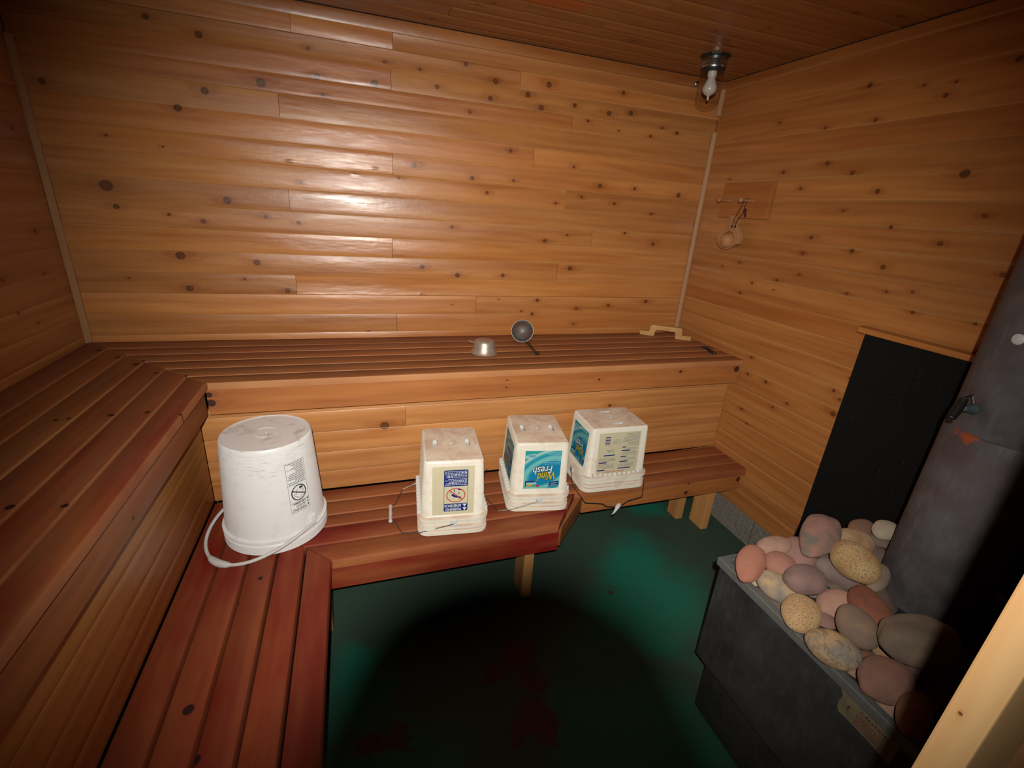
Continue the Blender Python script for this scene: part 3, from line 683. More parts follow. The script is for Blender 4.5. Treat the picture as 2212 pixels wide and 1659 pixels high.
def make_pail(label, loc, rotz, bail, grip):
    t = thing('square_pail', label, 'pail', loc, rotz, group='square pails on the lower bench')
    F = WM[t.name]
    prof = [(0.0, 0.004), (0.003, 0.0), (0.016, 0.0), (0.018, 0.0045), (0.021, 0.0045), (0.023, 0.001), (0.033, 0.001), (0.035, 0.006), (0.054, 0.007), (0.0555, -0.002), (0.067, -0.002), (0.069, 0.006), (0.074, 0.0105), (0.262, 0.020), (0.268, 0.0225), (0.2705, 0.027)]
    mb = MB()
    rings = []
    for z, i in prof:
        rings.append(rrect(RIMX - i, RIMY - i, max(0.008, 0.036 - i), z))
    mb.loft(rings, False, False)
    mb.build('body', M_PAIL, t, F, smooth=40)
    # base with two finger slots and a moulding nub
    bm = bmesh.new()
    top = [bm.verts.new(p) for p in rrect(RIMX-0.027, RIMY-0.027, 0.012, 0.2705)]
    e = [bm.edges.new((top[i], top[(i+1) % len(top)])) for i in range(len(top))]
    tro = []
    for sx in (-0.055, 0.055):
        sl = []
        for k in range(16):
            a = 2*PI*k/16
            cy = 0.018*(1 if math.sin(a) >= 0 else -1)
            sl.append((sx + 0.0085*math.cos(a), cy + 0.0085*math.sin(a)))
        lo_ = [bm.verts.new((x, y, 0.2705)) for x, y in sl]
        e += [bm.edges.new((lo_[i], lo_[(i+1) % 16])) for i in range(16)]
        tro.append((lo_, sl))
    bmesh.ops.triangle_fill(bm, use_beauty=True, use_dissolve=False, edges=e)
    for f in list(bm.faces):
        c = f.calc_center_median()
        for sx in (-0.055, 0.055):
            if abs(c.x - sx) < 0.0075 and abs(c.y) < 0.024: bm.faces.remove(f); break
    for f in bm.faces:
        if f.normal.z < 0: f.normal_flip()
    me = bpy.data.meshes.new('base'); bm.to_mesh(me); bm.free()
    b = put('base', me, M_PAILTOP, t, F)
    for lo_, sl in tro:
        m2 = MB()
        m2.loft([[Vector((x, y, 0.2702)) for x, y in sl], [Vector((x, y, 0.258)) for x, y in sl]], False, True)
        o = m2.build('finger_slot', M_WHITE, b, F, normals=True); 
    m2 = MB(); m2.lathe([(0.008, 0.2706), (0.0065, 0.2722), (0.003, 0.2726), (0.0025, 0.2712), (0.0, 0.2712)], 12)
    m2.build('gate_nub', M_WHITE, b, F)
    m2 = MB()
    for sx in (-1, 1):
        for k in range(11):
            y = -0.105 + 0.021*k
            m2.box((min(sx*(RIMX-0.0165), sx*(RIMX+0.001)), y-0.0012, 0.068), (max(sx*(RIMX-0.0165), sx*(RIMX+0.001)), y+0.0012, 0.083))
    m2.build('rim_ribs', M_WHITE, t, F, smooth=0, kind='stuff')
    for sy in (-1, 1):
        m2 = MB()
        m2.box((-0.011, min(sy*(RIMY-0.005), sy*(RIMY+0.004)), 0.036), (0.011, max(sy*(RIMY-0.005), sy*(RIMY+0.004)), 0.062))
        m2.build('bail_lug', M_WHITE, t, F, bevel=0.002, normals=True, smooth=0)
    # wire bail given in world coordinates
    P = [Vector((0, -(RIMY+0.0065), 0.049)), Vector((0, (RIMY+0.0065), 0.049))]
    path = [F @ P[0]] + [Vector(p) for p in bail] + [F @ P[1]]
    m2 = MB()
    fine = []
    for i in range(len(path)-1):
        for k in range(4): fine.append(path[i].lerp(path[i+1], k/4))
    fine.append(path[-1])
    m2.tube(fine, 0.0016, 6)
    h = m2.build('bail_wire', M_WIRE, t)
    if grip:
        g0, g1 = Vector(grip[0]), Vector(grip[1]); L = (g1-g0)
        m2 = MB()
        if len(grip) == 2:
            m2.tube([g0 + L*k/8 for k in range(9)], [0.0062, 0.0062, 0.0055, 0.0055, 0.0066, 0.0055, 0.0055, 0.0062, 0.0062], 10)
        else:
            m2.tube([g0 + L*k/6 + Vector((0, 0, -0.004*math.sin(k))) for k in range(7)], [0.0015, 0.003, 0.0045, 0.006, 0.0085, 0.009, 0.006], 8)
        m2.build('grip', M_WHITE, h)
    return t, F
def label_panel(t, F, face, u0, v0, u1, v1, mat, name='label'):
    f = pail_face(face, 0.0004)
    mb = MB(); mb.flat([(u0, v0), (u1, v0), (u1, v1), (u0, v1)], f)
    o = mb.build(name, mat, t, F, smooth=0)
    me = o.data; uv = me.uv_layers.new(name='UVMap')
    # shown upside down: picture-left is label-right
    cs = {0: (1, 1), 1: (0, 1), 2: (0, 0), 3: (1, 0)}
    for li, l in enumerate(me.loops): uv.data[li].uv = cs[l.vertex_index]
    bm = bmesh.new(); bm.from_mesh(me); bm.normal_update()
    return o
def turquoise_label(t, F, face, sc=1.0):
    """label coordinates: u right and v up as printed; the pail stands on its head"""
    u0, u1, v0, v1 = -0.070*sc, 0.062*sc, 0.030, 0.180
    L = label_panel(t, F, face, u0, v0, u1, v1, M_SWIRL)
    f2, f3, f4 = pail_face(face, 0.0007), pail_face(face, 0.0010), pail_face(face, 0.0013)
    X = lambda a: u1 - a*(u1-u0)       # a = 0..1 from picture-left
    Y = lambda b: v0 + b*(v1-v0)       # b = 0..1 from picture-top
    wd = (u1-u0); ht = (v1-v0)
    mb = MB(); put_text(mb, 'Fresh', X(0.50), Y(0.505), 0.52*wd, 0.20*ht, f3, 0.05, 0.1, 0.12, 0.012); mb.build('lettering', M_INKBLACK, L, F, smooth=0, kind='stuff', label='dark outline of the white word')
    mb = MB(); put_text(mb, 'Fresh', X(0.50), Y(0.505), 0.52*wd, 0.20*ht, f4, 0.012, 0.1, 0.12); mb.build('lettering', M_INKWHITE, L, F, smooth=0, kind='stuff', label='white word')
    mb = MB(); put_text(mb, 'Wind', X(0.62), Y(0.665), 0.50*wd, 0.22*ht, f3, 0.05, 0.1, 0.12, 0.012); mb.build('lettering', M_INKBLACK, L, F, smooth=0, kind='stuff', label='dark outline of the yellow word')
    mb = MB(); put_text(mb, 'Wind', X(0.62), Y(0.665), 0.50*wd, 0.22*ht, f4, 0.012, 0.1, 0.12); mb.build('lettering', M_INKYELLOW, L, F, smooth=0, kind='stuff', label='yellow word')
    mb = MB()
    mb.flat([(X(0.16) + 0.17*wd*math.cos(a*PI/10), Y(0.14) + 0.055*ht*math.sin(a*PI/10) + 0.17*wd*math.cos(a*PI/10)*0.16) for a in range(20)], f2)
    rect(mb, X(0.36), Y(0.83), X(0.08), Y(0.885), f3)
    lines(mb, X(0.97), Y(0.04), X(0.55), Y(0.10), 2, f2, 0.5, words=0.006); lines(mb, X(0.97), Y(0.24), X(0.48), Y(0.37), 3, f2, 0.3, words=0.004)
    mb.build('lettering', M_INKPALE, L, F, smooth=0, kind='stuff', label='pale logo oval and small print')
    mb = MB(); rect(mb, X(0.30), Y(0.79), X(0.045), Y(0.945), f2)
    mb.flat([(X(0.98), Y(0.80)), (X(0.72), Y(0.83)), (X(0.70), Y(0.955)), (X(0.96), Y(0.93))], f2)
    mb.build('lettering', M_INKBLUE, L, F, smooth=0, kind='stuff', label='dark blue boxes')
    mb = MB(); put_text(mb, '200', X(0.18), Y(0.91), 0.22*wd, 0.06*ht, f4, 0.04, 0.05); mb.build('lettering', M_INKYELLOW, L, F, smooth=0, kind='stuff', label='yellow number')
    mb = MB(); put_text(mb, 'FRESH', X(0.84), Y(0.915), 0.19*wd, 0.032*ht, f3, 0.03, 0.1, 0.1); put_text(mb, 'SCENT', X(0.84), Y(0.86), 0.19*wd, 0.032*ht, f3, 0.03, 0.1, 0.1)
    mb.build('lettering', M_INKPALE, L, F, smooth=0, kind='stuff', label='pale words in the blue box')
    mb = MB(); put_text(mb, 'I-N', X(0.16), Y(0.135), 0.20*wd, 0.05*ht, f3, 0.03, 0.1, 0.12)
    vs_ = mb.v; mb = MB(); lines(mb, X(0.27), Y(0.11), X(0.06), Y(0.165), 2, f3, 0.6, words=0.006); mb.build('lettering', M_INKBLUE, L, F, smooth=0, kind='stuff', label='blurred logo print')
    mb = MB(); mb.flat([(X(0.40) + (0.05 if k % 2 else 0.032)*wd*math.cos(k*PI/9)*1.3, Y(0.93) + (0.035 if k % 2 else 0.022)*ht*math.sin(k*PI/9)) for k in range(18)], f4); mb.build('lettering', M_INKRED, L, F, smooth=0, kind='stuff', label='small red burst')

# pail with the blue warning label
z3 = HL + 0.008
P1, F1 = make_pail('white square pail with a blue warning label, first right of the round bucket', (1.235, -0.668, HL+0.0005), math.radians(-6),
    [(1.1058, -0.7870, 0.3620),(1.0560, -0.7677, 0.3580),(1.0399, -0.7046, 0.3580),(1.0251, -0.6961, 0.3590),(1.0312, -0.6156, 0.3590),(1.0485, -0.6039, 0.3580),(1.0836, -0.5154, 0.3580),(1.1305, -0.5056, 0.3700)], [(1.0247, -0.7006, 0.3595),(1.0314, -0.6135, 0.3595)])
L1 = label_panel(P1, F1, 'S-', -0.066, 0.020, 0.070, 0.196, M_CREAM)
f2, f3, f4 = pail_face('S-', 0.0007), pail_face('S-', 0.0010), pail_face('S-', 0.0013)
bx0, bx1, by0, by1 = -0.045, 0.033, 0.033, 0.184
def roundpoly(x0, y0, x1, y1, r):
    return [(cx + r*math.cos(math.radians(a)), cy + r*math.sin(math.radians(a))) for cx, cy, a0 in ((x1-r, y1-r, 0), (x0+r, y1-r, 90), (x0+r, y0+r, 180), (x1-r, y0+r, 270)) for a in range(a0, a0+91, 30)]
hh = by1 - by0
mb = MB()
mb.flat(roundpoly(bx0, by0, bx1, by0 + 0.39*hh, 0.004), f2); mb.flat(roundpoly(bx0, by0 + 0.81*hh, bx1, by1, 0.004), f2)
rect(mb, bx0, by0+0.37*hh, bx0+0.0012, by0+0.83*hh, f2); rect(mb, bx1-0.0012, by0+0.37*hh, bx1, by0+0.83*hh, f2)
B = lambda a, b: (bx1 - a*(bx1-bx0), by0 + b*hh)
mb.flat([B(0.30, 0.60), B(0.36, 0.565), B(0.60, 0.65), B(0.58, 0.67), B(0.42, 0.655)], f3)
mb.flat([B(0.58, 0.66), B(0.66, 0.64), B(0.74, 0.66), B(0.66, 0.70)], f3)
mb.flat([B(0.40, 0.47), B(0.43, 0.455), B(0.47, 0.53), B(0.45, 0.54)], f3)
mb.flat([B(0.56, 0.475), B(0.60, 0.455), B(0.70, 0.455), B(0.80, 0.485), B(0.70, 0.49)], f3)
mb.flat([B(0.21, 0.535), B(0.33, 0.53), B(0.30, 0.55)], f3); mb.flat([B(0.58, 0.57), B(0.66, 0.53), B(0.63, 0.58)], f3)
mb.build('lettering', M_INKBLUE, L1, F1, smooth=0, kind='stuff', label='navy warning panels and the figure falling head first')
mb = MB(); cx, cy = B(0.5, 0.605); mb.ring2(cx, cy, 0.031, 0.0265, 0.0028, f4)
mb.flat([B(0.20, 0.475), B(0.23, 0.465), B(0.80, 0.715), B(0.77, 0.73)], f4); mb.build('lettering', M_INKRED, L1, F1, smooth=0, kind='stuff', label='red prohibition ring and bar')
mb = MB(); put_text(mb, 'WARNING!', *B(0.41, 0.955), 0.052, 0.0105, f3, 0.02); put_text(mb, 'ADVERTENCIA!', *B(0.38, 0.865), 0.056, 0.0105, f3, 0.02)
for b in (0.86, 0.95):
    x, y = B(0.88, b); mb.flat([(x-0.007, y-0.0045), (x+0.007, y-0.0045), (x, y+0.0065)], f3)
lines(mb, bx0+0.004, by0+0.02*hh, bx1-0.004, by0+0.19*hh, 5, f3, 0.42, ragged=0.2, words=0.007); lines(mb, bx0+0.004, by0+0.20*hh, bx1-0.004, by0+0.37*hh, 5, f3, 0.42, ragged=0.2, words=0.007)
mb.build('lettering', M_INKWHITE, L1, F1, smooth=0, kind='stuff', label='white warning words')

P2, F2 = make_pail('white square pail with turquoise labels, the middle one of the three square pails', (1.570, -0.612, HL+0.0005), math.radians(-9.5), [(1.4474, -0.7379, 0.3660),(1.3999, -0.7227, 0.3580),(1.3862, -0.6588, 0.3580),(1.3746, -0.6351, 0.3580),(1.3934, -0.5432, 0.3580),(1.4255, -0.4515, 0.3580),(1.4726, -0.4257, 0.3660)], None)
turquoise_label(P2, F2, 'S-'); turquoise_label(P2, F2, 'L-', 1.25)
P3, F3 = make_pail('white square pail with a cream directions label, rightmost, overhanging the bench edge', (1.905, -0.575, HL+0.0005), math.radians(-92), [(1.7336, -0.6418, 0.3700),(1.7492, -0.7329, 0.3450),(1.8210, -0.7450, 0.3380),(1.8278, -0.7608, 0.3360),(1.8769, -0.7747, 0.3350),(1.9292, -0.7490, 0.3370),(1.9950, -0.7466, 0.3450),(2.0300, -0.6987, 0.3700)], [(1.8286,-0.8041,0.3300),(1.8849,-0.7640,0.3370),0])
turquoise_label(P3, F3, 'S-')
L3 = label_panel(P3, F3, 'L+', -0.088, 0.020, 0.092, 0.196, M_CREAM)
f2, f3 = pail_face('L+', 0.0007), pail_face('L+', 0.0010)
u0, u1, v0, v1 = -0.088, 0.092, 0.020, 0.196
D = lambda a, b: (u1 - a*(u1-u0), v0 + b*(v1-v0))
mb = MB()
for a0, a1, b in ((0.03, 0.21, 0.905), (0.05, 0.24, 0.72), (0.15, 0.42, 0.545), (0.53, 0.83, 0.885), (0.55, 0.75, 0.72), (0.56, 0.70, 0.60), (0.57, 0.77, 0.45), (0.58, 0.67, 0.365)):
    rect(mb, D(a1, b)[0], D(a1, b-0.013)[1], D(a0, b)[0], D(a0, b+0.013)[1], f3)
for k in range(9):
    y = D(0, 0.09)[1] + 0.0043*k*1.0; rect(mb, D(0.27, 0)[0], y, D(0.15, 0)[0], y + (0.0032 if k % 3 == 0 else 0.0016), f3)
mb.build('lettering', M_INKBLUE, L3, F3, smooth=0, kind='stuff', label='navy headings and bar code')
mb = MB(); put_text(mb, 'POWDER LAUNDRY DETERGENT', *D(0.44, 0.955), 0.088, 0.006, f3, 0.02); mb.build('lettering', M_INKRED, L3, F3, smooth=0, kind='stuff', label='red product line')
mb = MB()
for a0, a1, b0, b1, n in ((0.56, 0.97, 0.03, 0.34, 11), (0.56, 0.95, 0.385, 0.43, 2), (0.56, 0.93, 0.47, 0.57, 4), (0.55, 0.92, 0.63, 0.69, 3), (0.54, 0.9, 0.75, 0.86, 4), (0.05, 0.44, 0.6, 0.70, 3), (0.04, 0.42, 0.75, 0.87, 4), (0.30, 0.52, 0.17, 0.27, 4), (0.18, 0.40, 0.40, 0.50, 3)):
    x0, y0 = D(a1, b0); x1, y1 = D(a0, b1); lines(mb, x0, y0, x1, y1, n, f2, 0.35, words=0.008)
mb.build('lettering', M_INKGREY, L3, F3, smooth=0, kind='stuff', label='grey fine print')

# ------------------------------------------------------------------ round bucket, standing on its head
BK = Vector((0.668, -0.622, HL + 0.0005))
bk = thing('bucket', 'large round white bucket standing upside down in the bench corner', 'bucket', BK)
FB = WM[bk.name]
mb = MB()
mb.lathe([(0.146, 0.002), (0.150, 0.0), (0.1525, 0.003), (0.1525, 0.030), (0.1495, 0.033), (0.1495, 0.040), (0.1535, 0.043), (0.1535, 0.048), (0.1455, 0.052), (0.1455, 0.060), (0.1285, 0.330), (0.1265, 0.339), (0.1235, 0.343)], 64)
mb.build('body', M_BUCKET, bk, FB, smooth=30)
mb = MB(); mb.lathe([(0.1235, 0.343), (0.1215, 0.343), (0.1195, 0.340), (0.034, 0.340), (0.034, 0.3425), (0.0315, 0.3425), (0.0315, 0.340), (0.003, 0.340), (0.002, 0.342), (0.0, 0.342)], 48)
mb.build('base', M_BUCKETTOP, bk, FB, smooth=30)
LA = math.radians(-50)
def bucket_face(off):
    def f(u, v):
        z = 0.343 - v
        r = 0.1455 - (z-0.060)/(0.33-0.06)*0.017 + off
        a = LA - u/r
        return Vector((r*math.cos(a), r*math.sin(a), z))
    return f
fb = bucket_face(0.0005)
x0, x1, y0, y1 = -0.031, 0.031, 0.056, 0.224
mb = MB(); t_ = 0.0008
for y in (y0, y0+0.145*(y1-y0)*1.0, y0+0.31*(y1-y0), y0+0.445*(y1-y0), y0+0.80*(y1-y0), y1): rect(mb, x0, y-t_/2, x1, y+t_/2, fb, 10)
for x in (x0, x1): rect(mb, x-t_/2, y0, x+t_/2, y1, fb)
for a, b, n in ((0.01, 0.14, 4), (0.15, 0.305, 5), (0.315, 0.44, 4)): lines(mb, x0+0.004, y0+a*(y1-y0), x1-0.003, y0+b*(y1-y0), n, fb, 0.3, nx=5, ragged=0.5)
cy = y0+0.625*(y1-y0)
mb.ring2(0.0, cy, 0.0245, 0.0265, 0.0032, fb, 40)
fk = bucket_face(0.0008)
for k in range(10):
    ua, ub_ = -0.022 + 0.0044*k, -0.022 + 0.0044*(k+1); va, vb = cy + 0.012 - 0.0024*k, cy + 0.012 - 0.0024*(k+1)
    mb.flat([(ua, va-0.002), (ub_, vb-0.002), (ub_, vb+0.002), (ua, va+0.002)], fk)
def stroke(pts, wd=0.0011):
    for (ax, ay), (bx, by) in zip(pts[:-1], pts[1:]):
        d = Vector((bx-ax, by-ay)); d.normalize(); nx_, ny_ = -d.y*wd/2, d.x*wd/2
        mb.flat([(ax+nx_, cy+ay+ny_), (bx+nx_, cy+by+ny_), (bx-nx_, cy+by-ny_), (ax-nx_, cy+ay-ny_)], fk)
stroke([(0.016, 0.002), (0.016, 0.010), (0.008, 0.010), (0.006, 0.018), (-0.004, 0.018), (-0.010, 0.012), (-0.014, 0.016)])
stroke([(0.016, 0.002), (0.008, 0.003), (0.006, -0.010), (0.002, -0.014)])
stroke([(-0.004, -0.006), (-0.012, -0.010), (-0.016, -0.004), (-0.010, 0.004), (-0.004, 0.002)])
rect(mb, -0.014, cy-0.018, -0.002, cy-0.012, fk, 2)
put_text(mb, 'WARNING', 0.004, y1-0.008, 0.044, 0.0095, fk, 0.01); put_text(mb, 'AVISO', 0.000, y1-0.0195, 0.030, 0.0085, fk, 0.01); put_text(mb, 'AVERTISSEMENT', 0.003, y1-0.0295, 0.044, 0.0065, fk, 0.03)
for k in range(3):
    y = y1 - 0.0085 - 0.0105*k; mb.flat([(-0.029, y-0.003), (-0.0225, y-0.003), (-0.0257, y+0.0035)], fk)
mb.build('label', M_INKBLACK, bk, FB, smooth=0, kind='stuff', label='black printed warning with a crossed-out circle')
pa = math.radians(-38)
for s in (0, PI):
    mb = MB()
    M = Matrix.Rotation(pa + s, 4, 'Z')
    mb.box((0.143, -0.012, 0.052), (0.1535, 0.012, 0.085), M); mb.build('bail_lug', M_BUCKET, bk, FB, bevel=0.003, normals=True, smooth=0)
mb = MB(); path = []
da = math.radians(-131)
for k in range(33):
    a = PI*k/32
    ax = Vector((math.cos(pa), math.sin(pa), 0)); dr = Vector((math.cos(da), math.sin(da), 0))
    path.append(ax*(0.158*math.cos(a)) + dr*(0.212*math.sin(a)**0.9) + Vector((0, 0, 0.062 - 0.055*math.sin(a)**1.2)))
mb.tube(path, 0.0050, 8)
h = mb.build('bail', M_WHITE, bk, FB)
mb = MB(); mb.tube(path[13:20], [0.004, 0.009, 0.0105, 0.011, 0.0105, 0.009, 0.004], 10); mb.build('grip', M_WHITE, h, FB)

# ------------------------------------------------------------------ small things on the upper bench
ZB = HU + 0.0008
t = thing('metal_bowl', 'small dull aluminium bowl lying upside down on the upper bench', 'bowl', (1.446, -0.275, ZB))
F = WM[t.name]
mb = MB(); mb.lathe([(0.0545, 0.0), (0.0555, 0.002), (0.051, 0.006), (0.045, 0.028), (0.0415, 0.045), (0.038, 0.053), (0.032, 0.0565), (0.0, 0.0565)], 40); mb.build('shell', M_ALU, t, F, smooth=50)
mb = MB(); d = Vector((-0.62, 0.62, 0)).normalized(); s_ = Vector((d.y, -d.x, 0))
mb.tube([d*0.043 + s_*0.006 + Vector((0, 0, 0.034)), d*0.062 + s_*0.007 + Vector((0, 0, 0.035)), d*0.076 + s_*0.006 + Vector((0, 0, 0.036)), d*0.079 + Vector((0, 0, 0.036)), d*0.076 - s_*0.006 + Vector((0, 0, 0.036)), d*0.062 - s_*0.007 + Vector((0, 0, 0.035)), d*0.043 - s_*0.006 + Vector((0, 0, 0.034))], 0.002, 6)
mb.build('handle_stub', M_ALU, t, F)
t = thing('ladle', 'dark tarnished metal ladle tipped on its side on the upper bench', 'ladle', (1.66, -0.16, ZB))
ax = Vector((-0.33, -0.86, 0.36)).normalized()
bc = Vector((1.662, -0.128, ZB + 0.0505))
q4 = Vector((0, 0, 1)).rotation_difference(ax).to_matrix().to_4x4()
F = Matrix.Translation(bc) @ q4
mb = MB(); mb.lathe([(0.0, -0.040), (0.028, -0.038), (0.042, -0.022), (0.0495, 0.0), (0.0505, 0.0), (0.0475, -0.001), (0.0405, -0.021), (0.027, -0.0365), (0.0, -0.0385)], 36); mb.build('cup', M_LADLE, t, F, smooth=60)
mb = MB(); mb.tube([(0.050*math.cos(2*PI*k/36), 0.050*math.sin(2*PI*k/36), 0.0005) for k in range(36)], 0.0016, 6, True); mb.build('rim', M_LADLERIM, t, F)
a0 = Vector((1.672, -0.168, ZB + 0.012)); a1 = Vector((1.660, -0.325, ZB + 0.006)); sd = Vector((0.0045, 0, 0))
mb = MB()
for s in (-1, 1): mb.tube([a0 + sd*s, (a0+a1)/2 + sd*s + Vector((0, 0, -0.001)), a1 + sd*s], 0.0022, 6)
hd = mb.build('handle', M_DARKMETAL, t)
mb = MB()
for p in ((0.004, 0, 0.004), (-0.005, -0.006, 0.001), (0.005, -0.008, 0.001)):
    mb.lathe([(0.0, -0.0055), (0.0048, -0.003), (0.0055, 0), (0.0048, 0.003), (0.0, 0.0055)], 10, Matrix.Translation(a1 + Vector(p)))
mb.build('end_knob', M_DARKMETAL, hd)
# loose wooden pull handle
A = Vector((2.352, -0.030, ZB)); Bq = Vector((2.560, -0.174, ZB)); d = (Bq-A).normalized(); nrm = Vector((-d.y, d.x, 0))
L = (Bq-A).length
out = [(0, 0), (0.072, 0), (0.076, 0.028), (0.080, 0.034), (L-0.084, 0.034), (L-0.080, 0.028), (L-0.076, 0), (L, 0), (L, 0.022), (L-0.045, 0.022), (L-0.049, 0.052), (L-0.056, 0.058), (0.056, 0.058), (0.049, 0.052), (0.045, 0.022), (0, 0.022)]
mb = MB(); mb.prism(out, lambda u, v: A + d*u + Vector((0, 0, v)) - nrm*0.011, lambda u, v: A + d*u + Vector((0, 0, v)) + nrm*0.011)
o = mb.build('pull_handle', M_RAW, bevel=0.0015, normals=True, smooth=0, label='pale wooden bow-shaped pull handle standing loose near the right corner', cat='handle'); o['tint'] = [0.96, 0.95, 0.95]
# little adjustable wrench
t = thing('wrench', 'small black-handled wrench lying at the right end of the upper bench', 'wrench', (2.520, -0.36, ZB))
a = Vector((2.533, -0.325, ZB)); b = Vector((2.509, -0.414, ZB)); d = (b-a).normalized(); n_ = Vector((-d.y, d.x, 0))
f0 = lambda u, v: a + d*u + n_*v + Vector((0, 0, 0.001)); f1 = lambda u, v: a + d*u + n_*v + Vector((0, 0, 0.010))
mb = MB(); mb.prism([(0, -0.005), (0.05, -0.0065), (0.078, -0.0085), (0.088, -0.007), (0.092, 0), (0.088, 0.007), (0.078, 0.0085), (0.05, 0.0065), (0, 0.005)], f0, f1); mb.build('grip', M_BLACKRUBBER, t, bevel=0.001, normals=True, smooth=0)
mb = MB(); mb.ring2(0.082, 0, 0.0035, 0.0035, 0.0012, lambda u, v: a + d*u + n_*v + Vector((0, 0, 0.0106)), 12); mb.build('hang_hole', M_CHROME, t, smooth=0)
mb = MB(); mb.prism([(0.002, -0.006), (0.002, 0.006), (-0.010, 0.012), (-0.030, 0.010), (-0.032, 0.004), (-0.018, 0.003), (-0.016, -0.004), (-0.027, -0.006), (-0.026, -0.011), (-0.010, -0.011)], f0, f1); mb.build('jaw', M_BLUESTEEL, t, bevel=0.001, normals=True, smooth=0)

# ------------------------------------------------------------------ peg board and wooden cup on the right wall
t = thing('peg_rack', 'small wooden peg board on the right wall with two turned pegs', 'peg rack', (W-0.01, -0.30, 1.48))
mb = MB(); mb.box((W-0.020, -0.440, 1.411), (W-0.0015, -0.163, 1.557)); o = mb.build('board', M_PINE, t, axis='y', bevel=0.003, normals=True, smooth=0)
o['tint'] = [0.84, 0.74, 0.62]
for y in (-0.222, -0.352):
    mb = MB(); M = Matrix.Translation((W-0.020, y, 1.482)) @ Matrix.Rotation(-PI/2, 4, 'Y') @ Matrix.Rotation(0.0, 4, 'X')
    mb.lathe([(0.008, 0.0), (0.0065, 0.02), (0.0062, 0.050), (0.008, 0.058), (0.0115, 0.064), (0.0115, 0.069), (0.008, 0.073), (0.0, 0.074)], 16, M); o = mb.build('peg', M_TRIM, t)
    o['tint'] = [0.9, 0.82, 0.76]
cc = Vector((W-0.050, -0.283, 1.318))
cu = thing('wooden_cup', 'carved wooden drinking cup hanging by a dark cord from the peg board', 'cup', (W-0.05, -0.28, 1.27))
ax = Vector((-0.80, -0.42, 0.20)).normalized()
q4 = Vector((0, 0, 1)).rotation_difference(ax).to_matrix().to_4x4()
F = Matrix.Translation(cc) @ q4
mb = MB(); mb.lathe([(0.0, -0.046), (0.020, -0.044), (0.034, -0.034), (0.041, -0.016), (0.0425, 0.0), (0.041, 0.0015), (0.0385, 0.0), (0.036, -0.014), (0.029, -0.030), (0.016, -0.039), (0.0, -0.040)], 32); o = mb.build('bowl', M_TRIM, cu, F, smooth=60)
o['tint'] = [1.0, 0.86, 0.72]
rt = Vector((0, -1, 0)); up = Vector((0, 0, 1)); nx_ = Vector((-1, 0, 0))
def cf(off): return lambda u, v: cc + rt*u + up*v + nx_*off
out = [(-0.030, 0.020), (-0.018, 0.050), (-0.012, 0.085), (-0.010, 0.102), (-0.003, 0.107), (0.004, 0.103), (0.006, 0.085), (0.016, 0.072), (0.034, 0.072), (0.050, 0.058), (0.064, 0.034), (0.069, 0.006), (0.064, -0.014), (0.050, -0.020), (0.030, -0.030), (0.040, -0.010), (0.040, 0.010), (0.028, 0.028), (0.0, 0.038)]
mb = MB(); mb.prism(out, cf(-0.026), cf(0.004)); hd = mb.build('handle', M_TRIM, cu, axis='v', bevel=0.003, normals=True, smooth=0); hd['tint'] = [1.0, 0.86, 0.72]
mb = MB()
for u, v in ((0.018, 0.056), (0.036, 0.056)):
    mb.flat([(u + 0.006*math.cos(k*PI/8), v + 0.006*math.sin(k*PI/8)) for k in range(16)], cf(0.0045))
mb.build('finger_hole', M_INKBLACK, hd, smooth=0, kind='stuff')
mb = MB()
pk = Vector((W-0.055, -0.352, 1.489))
mb.tube([pk + Vector((0, 0.010, -0.002)), pk + Vector((0.0, 0.030, -0.050)), cc + rt*0.020 + up*0.082 + nx_*0.006, cc + rt*0.022 + up*0.062 + nx_*0.005], 0.0017, 6)
mb.tube([pk + Vector((0, 0.008, 0.0)), pk + Vector((-0.002, -0.006, 0.001)), pk + Vector((0.002, 0.004, -0.03)), pk + Vector((0.004, 0.010, -0.060)), cc + rt*0.040 + up*0.080 + nx_*0.006, cc + rt*0.036 + up*0.060 + nx_*0.005], 0.0017, 6)
cd_ = mb.build('cord', M_CORD, cu)
mb = MB(); p = pk + Vector((-0.002, -0.006, -0.042)); mb.tube([p, p + Vector((-0.004, -0.006, -0.012)), p + Vector((-0.002, -0.011, -0.03))], [0.006, 0.005, 0.004], 8); mb.build('toggle', M_CORD, cd_)

# ------------------------------------------------------------------ ceiling lamp
LX, LY = 2.322, -0.262
t = thing('ceiling_lamp', 'jar-glass ceiling lamp with an unlit white bulb near the right corner', 'lamp', (LX, LY, HC), 0)
F = Matrix.Translation((LX, LY, HC)) @ Matrix.Rotation(PI, 4, 'X')
mb = MB(); mb.lathe([(0.056, 0.0005), (0.056, 0.005), (0.048, 0.008), (0.0, 0.008)], 10); mb.build('junction_plate', M_GREENDARK, t, F, smooth=0)
mb = MB(); mb.lathe([(0.046, 0.006), (0.048, 0.012), (0.0455, 0.0185), (0.048, 0.022), (0.0455, 0.0255), (0.048, 0.029), (0.0455, 0.0325), (0.048, 0.036), (0.0455, 0.040), (0.045, 0.044)], 40); mb.build('screw_collar', M_CHROME, t, F, smooth=60)
mb = MB(); mb.lathe([(0.044, 0.044), (0.044, 0.050), (0.030, 0.052), (0.0, 0.052)], 32); mb.build('socket_ring', M_GREENDARK, t, F)
mb = MB(); mb.lathe([(0.017, 0.045), (0.0175, 0.068), (0.016, 0.071), (0.0, 0.071)], 20); mb.build('socket', M_WHITE, t, F)
